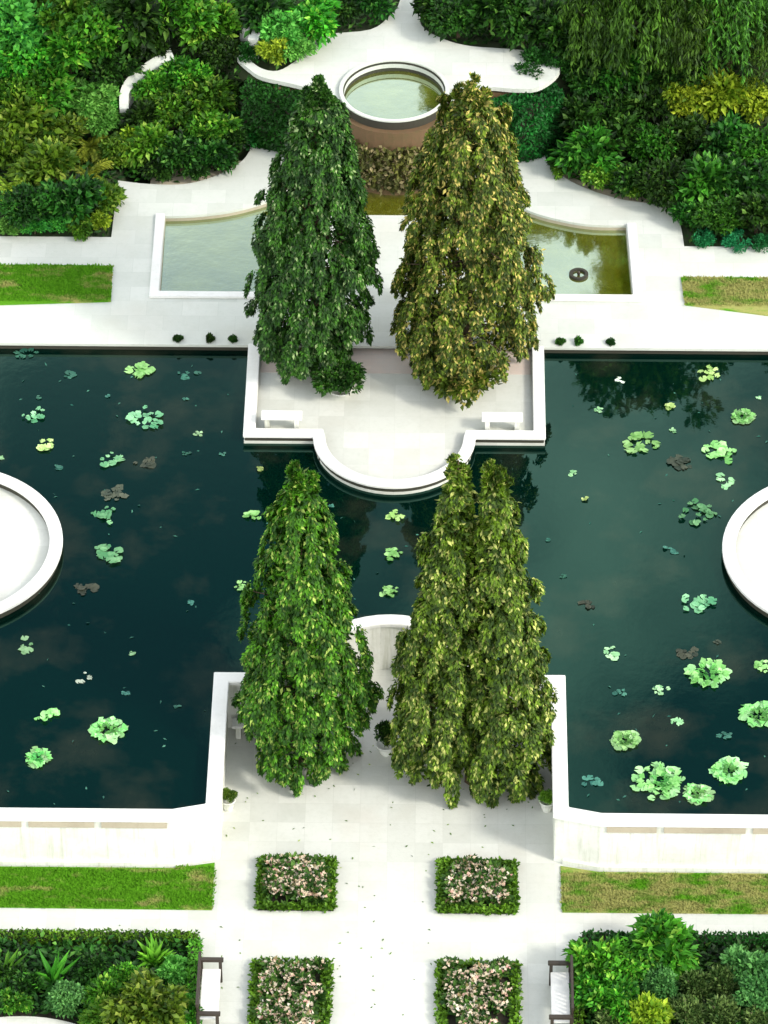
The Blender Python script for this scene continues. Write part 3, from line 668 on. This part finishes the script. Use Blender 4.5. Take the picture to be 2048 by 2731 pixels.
    (4.2, 96.78, 0.35, 0.19, 'O', 'olive green shrub beside the upper terrace right of round basin'),
    (2.88, 98.68, 0.93, 0.36, 'H', 'low rich green hedge bush beside the upper terrace right of round basin, second from left'),
    (-8.19, 68.83, -1.0, 0.46, 'L', 'tall blade leaved plant in the hedged garden at bottom left, leftmost'),
    (-7.14, 68.62, -1.0, 0.55, 'L', 'tall blade leaved plant in the hedged garden at bottom left, rightmost'),
    (-7.68, 68.38, -1.0, 0.3, 'D', 'dark green dense shrub in the hedged garden at bottom left, middle'),
    (-6.85, 67.87, -1.0, 0.35, 'M2', 'grey green leafy shrub in the hedged garden at bottom left'),
    (-6.02, 68.09, -1.0, 0.35, 'B', 'mid green bushy shrub in the hedged garden at bottom left, second from left'),
    (-4.98, 69.23, -1.0, 0.42, 'LB', 'bright broad leaved plant in the hedged garden at bottom left'),
    (-4.56, 68.84, -1.0, 0.3, 'G', 'light green leafy shrub in the hedged garden at bottom left'),
    (-5.55, 68.58, -1.0, 0.35, 'B', 'mid green bushy shrub in the hedged garden at bottom left, third from left'),
    (-5.98, 67.46, -1.0, 0.37, 'O', 'olive green shrub in the hedged garden at bottom left, leftmost'),
    (-5.02, 67.41, -1.0, 0.72, 'O', 'olive green shrub in the hedged garden at bottom left, rightmost'),
    (-7.94, 67.89, -1.0, 0.3, 'B', 'mid green bushy shrub in the hedged garden at bottom left, leftmost'),
    (-4.25, 67.62, -1.0, 0.37, 'B', 'mid green bushy shrub in the hedged garden at bottom left, rightmost'),
    (-6.32, 68.88, -1.0, 0.3, 'D', 'dark green dense shrub in the hedged garden at bottom left, rightmost'),
    (-8.0, 68.67, -1.0, 0.28, 'D', 'dark green dense shrub in the hedged garden at bottom left, leftmost'),
    (4.59, 68.99, -1.0, 0.53, 'B', 'mid green bushy shrub in the hedged garden at bottom right, second from left'),
    (5.18, 68.79, -1.0, 0.53, 'B', 'mid green bushy shrub in the hedged garden at bottom right, fourth from left'),
    (5.95, 69.51, -1.0, 0.6, 'B', 'mid green bushy shrub in the hedged garden at bottom right, rightmost'),
    (4.96, 67.91, -1.0, 0.51, 'B', 'mid green bushy shrub in the hedged garden at bottom right, third from left'),
    (4.48, 68.32, -1.0, 0.42, 'B', 'mid green bushy shrub in the hedged garden at bottom right, leftmost'),
    (5.93, 68.47, -1.0, 0.42, 'M2', 'grey green leafy shrub in the hedged garden at bottom right, leftmost'),
    (6.68, 68.54, -1.0, 0.39, 'T', 'pinkish tan leaved plant in the hedged garden at bottom right, third from left'),
    (7.28, 68.65, -1.0, 0.44, 'T', 'pinkish tan leaved plant in the hedged garden at bottom right, fourth from left'),
    (7.79, 68.96, -1.0, 0.44, 'M2', 'grey green leafy shrub in the hedged garden at bottom right, middle'),
    (8.1, 68.17, -1.0, 0.48, 'M2', 'grey green leafy shrub in the hedged garden at bottom right, rightmost'),
    (5.65, 67.51, -1.0, 0.42, 'Y', 'yellow green shrub in the hedged garden at bottom right'),
    (6.45, 67.7, -1.0, 0.42, 'T', 'pinkish tan leaved plant in the hedged garden at bottom right, second from left'),
    (7.24, 67.71, -1.0, 0.42, 'T', 'pinkish tan leaved plant in the hedged garden at bottom right, fifth from left'),
    (4.86, 67.39, -1.0, 0.39, 'T', 'pinkish tan leaved plant in the hedged garden at bottom right, leftmost'),
    (8.02, 67.53, -1.0, 0.39, 'T', 'pinkish tan leaved plant in the hedged garden at bottom right, rightmost'),
]

rr = random.Random(4)
for i, (x, y, g0, R, k, lb) in enumerate(PLANTS):
    ms, nm, cat = SP[k]
    t = thing(nm, lb, cat, (x, y, g0), rr.uniform(0, 6.28), GR[cat])
    hc = {'W': 1.6, 'L': .5, 'LB': .5, 'H': .35, 'H2': .4, 'T': .5, 'PY': .5}.get(k, .75)
    c = link('fronds' if k == 'PY' else ('leaves' if k in ('L', 'LB', 'T') else 'crown'), ms[i % len(ms)], None, t, (0, 0, R * hc))
    if not c.data.materials: c.data.materials.append(LM[k])
    objmat(c, LM[k]); s = R * rr.uniform(.95, 1.08); c.scale = (s * rr.uniform(.92, 1.08), s, s * rr.uniform(.9, 1.1))
    if k not in ('H', 'H2', 'L', 'LB', 'T'):
        tr = link('trunk', trk[i % 2], None, t, (0, 0, R * hc))
        if not tr.data.materials: tr.data.materials.append(M['bark'])
        tr.scale = (R, R, R * hc if k == 'W' else R * .62)
# tall trees standing just beyond, seen mirrored in the basins
for i, (x, y, h) in enumerate([(2.45, 109.5, 9.2), (7.75, 109.5, 14.2), (13.4, 108.8, 13.2), (18.5, 109, 13.6)]):
    t = thing('tall_tree', 'tall dark tree mirrored in the right half of the basin water', 'tree', (x, y, 2.2), i * 1.3, 'tall trees mirrored in the basins')
    c = link('crown', big[i % 2], None, t, (0, 0, h - (2.2 if h < 10 else 4.2)))
    if not c.data.materials: c.data.materials.append(LM['O'])
    objmat(c, LM['O']); c.scale = (2.2, 2.0, 3.2) if h < 10 else (3.1, 3.1, 4.4)
    tr = link('trunk', tubes('trunk', [((0, 0, -.2), .35, (.1, 0, h * .5), .24), ((.1, 0, h * .5), .24, (0, .1, h - 2), .08), ((.1, 0, h*.5), .15, (1.6, .3, h*.75), .04), ((.1, 0, h*.45), .15, (-1.5, -.6, h*.72), .04)]), M['bark'], t)

# undergrowth covering the bare garden earth
def undergrowth(name, n, xr, yr, test, mat, ll=.2):
    rng = np.random.default_rng(len(name) + n); X = rng.uniform(*xr, n); Y = rng.uniform(*yr, n)
    keep = [i for i in range(n) if test(X[i], Y[i])]; X = X[keep]; Y = Y[keep]
    Z = np.array([gz(a, b) if b > 80 else -.98 for a, b in zip(X, Y)]) + rng.random(len(X)) ** 2 * .28
    D = rng.normal(size=(len(X), 3)); D[:, 2] = np.abs(D[:, 2]) * .5; N = rng.normal(size=(len(X), 3)) * .5 + np.array([0, -.2, 1])
    o = link(name, leaves(name, np.stack([X, Y, Z], 1), D, N, rng.uniform(.6, 1.3, len(X)) * ll, ll * .5, .2, .1), mat); o['kind'] = 'stuff'; return o
def pin(l, x, y):
    c = False; j = len(l) - 1
    for i in range(len(l)):
        if (l[i][1] > y) != (l[j][1] > y) and x < (l[j][0] - l[i][0]) * (y - l[i][1]) / (l[j][1] - l[i][1]) + l[i][0]: c = not c
        j = i
    return c
pth = curve([(-6.03, 99.58), (-6.48, 99.35), (-6.9, 99.09), (-7.17, 98.85), (-7.27, 98.62), (-7.26, 98.29)], 3) + curve([(-4.17, 100.16), (-3.94, 99.95), (-3.85, 99.69), (-3.88, 99.41)], 3)
okb = lambda x, y: y > 93.8 and not pin(DK, x, y + .0) and not pin(DK, x, y - .12) and not pin(UT, x, y) and not pin(UT, x, y - .15) and all(math.hypot(x - a, y - b) > .28 for a, b in pth)
undergrowth('undergrowth', 26000, (-13, 13), (93.9, 108), okb, LM['D'])
undergrowth('undergrowth', 5000, (-9.2, -4.3), (66, 69.9), lambda x, y: math.hypot(x + 7.75, y - 64.4) > 3.4, LM['D'])
undergrowth('undergrowth', 5001, (4.3, 9.2), (66, 69.9), lambda x, y: True, LM['D'])

# grass standing on the lawns, fallen leaves on paving and water
def scatter(name, n, boxes_, z, ll, mt, up, seed):
    rng = np.random.default_rng(seed); C = []
    for x0, x1, y0, y1 in boxes_:
        m = int(n * (x1 - x0) * (y1 - y0)); C.append(np.column_stack([rng.uniform(x0, x1, m), rng.uniform(y0, y1, m), np.full(m, z)]))
    C = np.concatenate(C); m = len(C); D = rng.normal(size=(m, 3)) * [1, 1, .1] + [0, 0, up]
    o = link(name, leaves(name, C, D, rng.normal(size=(m, 3)) * .4 + ([0, -1, .6] if up > .5 else [0, 0, 1]), rng.uniform(.6, 1.3, m) * ll, ll * .45, .1, .1), mt); o['kind'] = 'stuff'
scatter('grass', 1500, [(-9, -3.8, 70.97, 72.2), (-4.7, -3.84, 72.2, 72.3)], -.975, .07, M['lawn'], 1.3, 1)
scatter('grass', 1500, [(3.87, 9, 71.0, 72.2)], -.975, .07, M['dry lawn'], 1.3, 2)
scatter('grass', 1500, [(-10.3, -7.24, 91.12, 92.63)], .43, .07, M['lawn'], 1.3, 3)
scatter('grass', 1500, [(7.24, 10.3, 91.15, 92.33)], .43, .07, M['dry lawn'], 1.3, 4)
scatter('fallen_leaves', 2.5, [(-3.6, 3.6, 73, 76.8), (-3.2, 3.2, 86.3, 89), (-1.1, 1.1, 67, 73), (-6, -3, 66, 70.5)], -.992, .075, LM['O'], .1, 5)
scatter('floating_leaves', .7, [(-9.5, -4.1, 73, 89.3), (4.1, 9.5, 73, 89.3), (-3.5, 3.5, 79.5, 83.5)], .197, .10, LL['f'], .1, 7)

# clipped hedges
def hedge(nm, lb, pts, hw, z0, z1, mk, dens=900, group=None, ll=.09, inner='hedge body'):
    rng = np.random.default_rng(len(lb) + int(hw * 100)); P = curve(pts, 5) if len(pts) > 2 else pts
    t = thing(nm, lb, 'hedge', (pts[0][0], pts[0][1], z0), 0, group)
    band('tmp', P, hw * .82, z0, z1 - .04, M['soil'], None, False, 0)
    reparent(link('branches', bpy.data.objects['tmp'].data, None), t); bpy.data.objects.remove(bpy.data.objects['tmp'])
    C = []; D = []; N = []
    A = offset(P, hw); B = offset(P, -hw)
    for i in range(len(P) - 1):
        L = math.dist(P[i], P[i+1]); n = int(L * dens * (2 * hw + 2 * (z1 - z0)))
        for _ in range(n):
            u = rng.random(); q = rng.random() * (2 * hw + 2 * (z1 - z0)); a = np.array(A[i]) * (1-u) + np.array(A[i+1]) * u; b = np.array(B[i]) * (1-u) + np.array(B[i+1]) * u; nn = unit(np.append(a - b, 0))
            if q < 2 * hw: v = q / (2 * hw); p = a * (1-v) + b * v; c = np.array([p[0], p[1], z1]); m = np.array([0, 0, 1.])
            elif q < 2 * hw + (z1 - z0): c = np.array([a[0], a[1], z0 + q - 2 * hw]); m = nn
            else: c = np.array([b[0], b[1], z0 + q - 2 * hw - (z1 - z0)]); m = -nn
            C.append(c - m * .03 + rng.normal(size=3) * .015); D.append(rng.normal(size=3) + m * .4); N.append(m + rng.normal(size=3) * .45)
    o = link('foliage', leaves('foliage', C, D, N, rng.uniform(.7, 1.3, len(C)) * ll, ll * .6, .2, .1), LM[mk]); reparent(o, t); return t
hedge('box_hedge', 'clipped box hedge edging the bottom left garden', [(-10, 69.93), (-6, 69.93), (-4.12, 69.93)], .12, -1, -.72, 'bedgreen')
hedge('box_hedge', 'narrow light green hedge strip beside the left bench', [(-4.13, 69.78), (-4.1, 65.5)], .11, -1, -.62, 'L')
hedge('box_hedge', 'clipped dark hedge edging the far side of the bottom right garden', [(4.3, 69.95), (10, 69.95)], .14, -1, -.66, 'H')
hedge('box_hedge', 'green hedge strip behind the right bench', [(4.16, 69.76), (4.12, 65.5)], .11, -1, -.66, 'bedgreen')
hedge('clipped_hedge', 'tall dark green clipped hedge below the upper terrace, left of the back cypresses', [(-4.05, 98.25), (-3.3, 97.95), (-2.7, 97.6), (-1.9, 97.0)], .22, .4, 2.2, 'H', 700, ll=.13)
hedge('clipped_hedge', 'tall dark green clipped hedge below the upper terrace, right of the back cypresses', [(4.1, 98.2), (3.4, 97.6), (2.7, 97.5), (1.9, 97.0)], .22, .4, 2.2, 'H', 700, ll=.13)
# creeper on the wall between the cypresses
rng = np.random.default_rng(5); n = 3000; th = rng.uniform(-2.9, -.2, n); zz = .45 + rng.random(n) ** .9 * 1.3
C = np.stack([-.15 + 1.64 * np.cos(th), 97.6 + 1.64 * np.sin(th), zz], 1) + rng.normal(size=(n, 3)) * .06
Nn = np.stack([np.cos(th), np.sin(th), th * 0 + .5], 1)
o = link('wall_creeper', leaves('wall_creeper', C, rng.normal(size=(n, 3)) + np.array([0, 0, -.6]), Nn + rng.normal(size=(n, 3)) * .5, .15, .09), leafmat('leaf creeper', (.03, .035, .008), (.15, .16, .03), (.34, .28, .14), .2))
tag(o, 'olive creeper growing on the brown wall below the round basin', 'creeper')

# ------------------------------------------------------------------ the four cypresses
def cypress(lb, loc, H, prof, mk, seed, lobes=None, nb=330, per=220, base=.2, wide=1.0, conv=.75):
    """prof: (height fraction, radius); hanging sprays of leaves gathered on boughs; lobes: (dx, dy, phase) leaders"""
    rng = np.random.default_rng(seed); t = thing('cypress_tree', lb, 'cypress', loc, 0, 'cypresses around the terraces')
    lobes = lobes or [(0, 0, 0)]
    hs = np.array([p[0] for p in prof]); rs = np.array([p[1] for p in prof]) * wide; Cs = []; Ds = []; Ns = []; Ls = []
    tt = np.linspace(0, 1, 200); wgt = np.interp(tt, hs, rs) + .12
    S = []
    for (dx, dy, ph) in lobes:
        m = nb // len(lobes); ff = rng.choice(tt, m, p=wgt / wgt.sum()) + rng.random(m) * .005
        for q in range(m):
            f = min(ff[q], 1.0); a = rng.uniform(0, 2 * math.pi); r = float(np.interp(f, hs, rs))
            out = r * (1 + .10 * math.sin(3 * a + 7 * f + ph) + .07 * math.sin(8 * a - 19 * f + ph)) * rng.uniform(.74, 1.14)
            ang = np.array([math.cos(a), math.sin(a), 0.]); hang = rng.uniform(.35, .85) * (1 if f < .9 else .5); wd = rng.uniform(.09, .19) * (1 if f < .85 else .7)
            cx = np.array([dx, dy, 0.]) * (1 - conv * f); p0 = cx + ang * max(.0, out - .22); p0[2] = f * (H - base - .25) + base + .35
            u = rng.random(per) ** .8
            sidev = np.array([-ang[1], ang[0], 0.])
            w2 = wd * np.sin(np.pi * np.clip(u * .85 + .12, 0, 1))
            th = rng.uniform(0, 2 * math.pi, per); rr2 = np.sqrt(rng.random(per)) * w2
            C = p0 + ang * (.22 * np.sqrt(u))[:, None] + np.array([0, 0, -1.]) * (u * hang)[:, None] + sidev * (rr2 * np.cos(th))[:, None] + ang * (rr2 * np.sin(th))[:, None] * .7
            D = ang * .45 + np.array([0, 0, -1.0]) + sidev * (np.cos(th) * .45)[:, None] + rng.normal(size=(per, 3)) * .38
            if f > .93: D = ang * .3 + np.array([0, 0, .7]) + rng.normal(size=(per, 3)) * .4
            C[:, 2] = np.maximum(C[:, 2], .12)
            Cs.append(C); Ds.append(D); Ns.append(ang + np.array([0, 0, .6]) + sidev * (np.cos(th) * .5)[:, None] + rng.normal(size=(per, 3)) * .35); Ls.append(rng.uniform(.65, 1.3, per))
            if q % 5 == 0: S.append((tuple(cx + np.array([0, 0, max(.1, p0[2] - .3)])), .03, tuple(p0), .008))
        S.append(((0, 0, .3), .12, (dx, dy, H * .35), .08)); S.append(((dx, dy, H * .35), .08, (dx * .45, dy * .45, H * .95), .02))
        # inner shell of older dark foliage
        n = 8000; f = rng.random(n); a = rng.uniform(0, 6.283, n); r = np.interp(f, hs, rs) * rng.uniform(.45, .82, n)
        C = np.stack([np.cos(a) * r + dx * (1 - .55 * f), np.sin(a) * r + dy * (1 - .55 * f), f * (H - .5) + .3], 1)
        Cs.append(C); Ds.append(rng.normal(size=(n, 3)) + [0, 0, -.8]); Ns.append(rng.normal(size=(n, 3))); Ls.append(np.full(n, 1.5))
    L = np.concatenate(Ls)
    c = link('crown', leaves('crown', np.concatenate(Cs), np.concatenate(Ds), np.concatenate(Ns), L * .118, L * .054, .18, .1), LM[mk], t)
    S.append(((0, 0, -.05), .17, (0, 0, .4), .14))
    link('trunk', tubes('trunk', S), M['bark'], t); return t
cypress('slim green cypress on the front terrace, left of the gap', (-1.93, 75.80, -1), 8.7, [(0, .95), (.04, 1.2), (.12, 1.42), (.3, 1.42), (.45, 1.32), (.6, 1.06), (.75, .78), (.88, .55), (.95, .42), (1, .16)], 'c_FL', 21, None, 380, 220, .2, .97)
cypress('wide olive cypress on the front terrace split by a dark cleft, right of the gap', (1.88, 75.2, -1), 9.3, [(0, .75), (.04, 1.0), (.12, 1.2), (.3, 1.15), (.45, 1.02), (.6, .82), (.75, .64), (.88, .46), (.95, .34), (1, .12)], 'c_FR', 22, [(-.80, .1, 0), (.86, -.15, 2.2)], 500, 220, .2, .93, .52)
cypress('dark green cypress at the back left with a near black inner side', (-1.62, 89.0, .26), 8.4, [(0, 1.0), (.05, 1.25), (.15, 1.6), (.3, 1.66), (.45, 1.5), (.6, 1.25), (.75, 1.0), (.88, .74), (.95, .52), (1, .2)], 'c_BL', 23, [(-.55, 0, 0)], 420, 220, .2, .92)
cypress('bronze tinged cypress at the back right, the widest tree', (1.76, 88.9, .26), 8.5, [(0, 1.35), (.05, 1.65), (.15, 1.85), (.3, 1.78), (.45, 1.62), (.6, 1.42), (.75, 1.2), (.88, .92), (.95, .64), (1, .25)], 'c_BR', 24, None, 470, 220, .2, .93)

# ------------------------------------------------------------------ pots, benches, small plants
def pot_plant(lb, loc, R, mk, h, mesh_, group=None, sz=(1, 1, 1)):
    t = thing('potted_plant', lb, 'potted plant', loc, rr.random() * 6, group)
    q = R; R = min(R, .3)
    link('pot', lathe('pot', [(R * .55, 0), (R * .62, .03), (R * .8, h * .5), (R * .95, h * .9), (R * 1.05, h * .92), (R * 1.05, h), (R * .85, h), (R * .85, h - .05)]), M['white'], t)
    R = q
    c = link('leaves', mesh_, None, t, (0, 0, h + R * .6 * sz[2])); objmat(c, LM[mk]); c.scale = (R * sz[0], R * sz[1], R * sz[2]); return t
pot_plant('small green plant in a white pot by the wall, left edge of the front terrace', (-3.60, 74.2, -1), .17, 'O', .3, bushes[2])
pot_plant('small green plant in a white pot by the wall, right edge of the front terrace', (3.58, 74.25, -1), .17, 'O', .3, bushes[2])
pot_plant('tall dark plant standing in the gap between the front cypresses', (-.06, 76.1, -1), .24, 'D', .3, bushes[0], None, (.9, .9, 1.7))
pot_plant('round bushy plant at the foot of the back left cypress', (-1.35, 87.75, .26), .52, 'c_BL', .12, bushes[2], None, (1.15, 1.15, 1.0))
pot_plant('loose drooping plant at the foot of the back right cypress', (1.7, 87.6, .26), .56, 'c_BR', .12, bushes[0], None, (1.35, 1.2, 1.2))
def garden_bench(lb, loc, rz):
    """back towards -x, seat facing +x, length along y"""
    t = thing('garden_bench', lb, 'bench', loc, rz, 'white seated garden benches'); L = .80
    link('seat', boxes('seat', [(-.20, .20, -L + .06 + i * .001, L - .06, .42, .46) if i == 0 else None for i in range(1)]), M['coping'], t)
    link('backrest', boxes('backrest', [(-.27, -.21, -L, L, .86, .94), (-.27, -.21, -L, L, .48, .54)] + [(-.262, -.222, y - .03, y + .03, .54, .86) for y in np.linspace(-L + .1, L - .1, 13)]), M['metal'], t)
    for s in (-1, 1):
        link('armrest', boxes('armrest', [(-.24, .26, s * L - .06, s * L + .06, .64, .70)]), M['metal'], t)
    for sx in (-.22, .19):
        for s in (-1, 1):
            link('leg', boxes('leg', [(sx - .035, sx + .035, s * L - .04, s * L + .04, 0, .64)]), M['metal'], t)
    return t
garden_bench('dark framed bench with white seat beside the bottom left hedge', (-3.73, 68.0, -1), 0)
garden_bench('dark framed bench with white seat beside the bottom right hedge', (3.78, 68.0, -1), math.pi)
def stone_bench(lb, loc, L, rz=0):
    t = thing('stone_bench', lb, 'bench', loc, rz, 'white stone benches by the parapets')
    link('seat', boxes('seat', [(-L/2, L/2, -.16, .16, .36, .43)], .012), M['coping'], t)
    for s in (-1, 1): link('leg', boxes('leg', [(s*L*.36 - .06, s*L*.36 + .06, -.12, .12, 0, .36)]), M['white'], t)
stone_bench('white stone bench along the left part of the back platform parapet', (-2.75, 86.32, .26), 1.0)
stone_bench('white stone bench along the right part of the back platform parapet', (2.62, 86.32, .26), 1.0)
stone_bench('white stone bench at the left corner of the front terrace parapet', (-3.1, 76.62, -1), 1.0)
stone_bench('white stone bench at the right corner of the front terrace parapet', (3.1, 76.62, -1), 1.0)
dots = [((-5.45, 89.60, .4), 'left'), ((-4.64, 89.60, .4), 'left'), ((-4.06, 89.60, .4), 'left'), ((4.09, 89.60, .4), 'right'), ((4.55, 89.60, .4), 'right'), ((5.36, 89.60, .4), 'right')]
for i, (l, s) in enumerate(dots):
    od = ('left', 'middle', 'right')[i % 3]
    o = link('edge_plant', bushes[i % 3], None, None, l); objmat(o, LM['D']); o.scale = (.11, .11, .16)
    tag(o, f'tiny dark tuft on the deck edge {s} of the back platform, {od} one of three', 'plant', 'dark tufts on the deck edge')
# flower beds beside the central path
def flower_bed(lb, x0, x1, y0, y1, seed):
    t = thing('flower_bed', lb, 'flower bed', ((x0+x1)/2, (y0+y1)/2, -1), 0, 'flower beds beside the central path'); a = (x1-x0)/2; b = (y1-y0)/2; rng = np.random.default_rng(seed)
    link('soil', boxes('soil', [(-a, a, -b, b, -.02, .02)], .01), M['soil'], t)
    n = 5200; P = rng.uniform(-1, 1, (n, 2)) * [a + .02, b + .03]; k = (np.abs(P[:, 0]) > a - .2) | (np.abs(P[:, 1]) > b - .12); P = P[k]
    Z = rng.uniform(.01, .13, len(P)); C = np.column_stack([P, Z]); D = rng.normal(size=(len(P), 3)); D[:, 2] = np.abs(D[:, 2])
    link('edging', leaves('edging', C, D, rng.normal(size=(len(P), 3)) * .5 + [0, 0, 1], .11, .07), LM['bedgreen'], t)
    nc = 46; cc = rng.uniform(-1, 1, (nc, 2)) * [a - .27, b - .2]; ci = rng.integers(0, nc, 3000); n = 3000
    d = rdir(rng, n); d[:, 2] = np.abs(d[:, 2]) + .2
    C = np.column_stack([cc[ci], np.full(n, .12)]) + d * (rng.uniform(.02, .17, n)[:, None] * [1, 1, .9])
    link('leaves', leaves('leaves', C, d + rng.normal(size=(n, 3)) * .4, rng.normal(size=(n, 3)) * .4 + [0, -.2, 1], .17, .10, .15, .1), LM['bed'], t)
    n = 1100; ci = rng.integers(0, nc, n); d = rdir(rng, n); d[:, 2] = np.abs(d[:, 2]) + .5; d = unit(d)
    C = np.column_stack([cc[ci], np.full(n, .16)]) + d * [.17, .17, .18]
    bl = link('blooms', leaves('blooms', C, rng.normal(size=(n, 3)) * [1, 1, .3], rng.normal(size=(n, 3)) * .3 + [0, -.3, 1], rng.uniform(.05, .12, n), .075, .1, .1), LM['bloom'], t); bl['kind'] = 'stuff'
flower_bed('square flower bed nearest the front terrace, left of the central path', -2.83, -1.15, 70.98, 72.52, 31)
flower_bed('square flower bed nearest the front terrace, right of the central path', 1.15, 2.87, 70.94, 72.50, 32)
flower_bed('flower bed cut by the bottom edge, left of the central path', -2.86, -1.17, 66.9, 69.36, 33)
flower_bed('flower bed cut by the bottom edge, right of the central path', 1.15, 2.90, 66.9, 69.36, 34)
# fountains in the arms of the basin
for x, y, s in ((4.61, 92.64, 'right'),):
    t = thing('fountain_ring', f'small stone fountain ring standing in the {s} arm of the basin', 'fountain', (x, y, .1))
    band('tmp', arc(0, 0, .2, 0, 360, 24)[:-1], .045, 0, .2, M['dark wall'] if s == 'right' else M['white'], None, True, .01)
    link('ring', bpy.data.objects['tmp'].data, None, t); bpy.data.objects.remove(bpy.data.objects['tmp'])
    link('nozzle', lathe('nozzle', [(.05, 0), (.035, .18), (.05, .2), (.02, .27)], 12), M['metal'], t)

# ------------------------------------------------------------------ water lilies
def lily(x, y, R, k, lb, seed):
    rng = np.random.default_rng(seed); V = []; Fs = []
    def pad(cx, cy, r, z, tx, ty, cup):
        o = len(V); m = 11; a0 = rng.uniform(0, 6.28); V.append((cx, cy, z))
        for i in range(m):
            a = a0 + .25 + (2 * math.pi - .5) * i / (m - 1); q = r * (1 + rng.normal() * .16)
            px, py = q * math.cos(a), q * math.sin(a); V.append((cx + px, cy + py, z + px * tx + py * ty + cup * r))
        for i in range(m - 1): Fs.append((o, o + 1 + i, o + 2 + i))
    pr = max(.05, min(.13, R * .42))
    if k in ('o', 's'):
        cnt = 26 if k == 'o' else 34
        for i in range(cnt):
            a = 2 * math.pi * i / cnt + rng.normal() * .2; q = R * (rng.uniform(.55, .95) if k == 'o' else rng.uniform(.3, 1.2))
            pad(q * math.cos(a), q * math.sin(a), pr * rng.uniform(.5, 1.0), .004 + .02 * (i % 6) / 6, rng.normal() * .1, rng.normal() * .1, .03)
        n = 30 if k == 'o' else 44; a = rng.uniform(0, 6.283, n); q = R * rng.uniform(.42, .80, n) * (1 if k == 'o' else rng.uniform(.6, 1.2, n))
        e = np.stack([np.cos(a), np.sin(a), np.zeros(n)], 1)
        o = link('water_lily', leaves('outer', e * q[:, None] + np.array([0, 0, .03]), e + rng.normal(size=(n, 3)) * .2 + [0, 0, .12], rng.normal(size=(n, 3)) * .3 + [0, 0, 1], rng.uniform(.16, .28, n) * (R + .3), .19 * (R + .4), .12, .1), LL['b'], None, (x, y, .2)); tag(o, lb, 'water lily', 'water lilies in the pool')
        n = 34; a = rng.uniform(0, 6.283, n); e = np.stack([np.cos(a), np.sin(a), np.zeros(n)], 1)
        link('pads', mesh('pads', V, Fs), LL['rim'], o)
        link('centre_leaves', leaves('inner', e * (R * rng.uniform(.05, .42, n))[:, None] + np.array([0, 0, .02]), e * .7 + rng.normal(size=(n, 3)) * .3 + [0, 0, .15], rng.normal(size=(n, 3)) * .3 + [0, 0, 1], .22 * (R + .2), .12 * (R + .4), .15, .1), LL['in'], o)
        return
    else:
        cnt = {'f': 7, 't': 11, 'm': 8, 'w': 6, 'y': 12, 'b': 16, 'r': 13}[k]
        if R > .3: cnt = int(cnt * 1.5)
        for i in range(cnt):
            a = rng.uniform(0, 6.283); q = R * (rng.random() ** .6) * (.95 if k != 'r' else 1.15) * (.7 if R < .18 else 1)
            el = .75 if k in 'ft' else 1
            pad(q * math.cos(a), q * math.sin(a) * el, pr * rng.uniform(.4, .95), .006 + .014 * (i % 5) / 5 + (rng.random() * .06 if k in 'byr' else 0), rng.normal() * .12, rng.normal() * .12, .03)
    o = link('water_lily', mesh('water_lily', V, Fs), LL[k], None, (x, y, .195)); tag(o, lb, 'water lily', 'water lilies in the pool')
for i, (x, y, R, k, lb) in enumerate(LILIES): lily(x, y, R, k, lb, 100 + i)
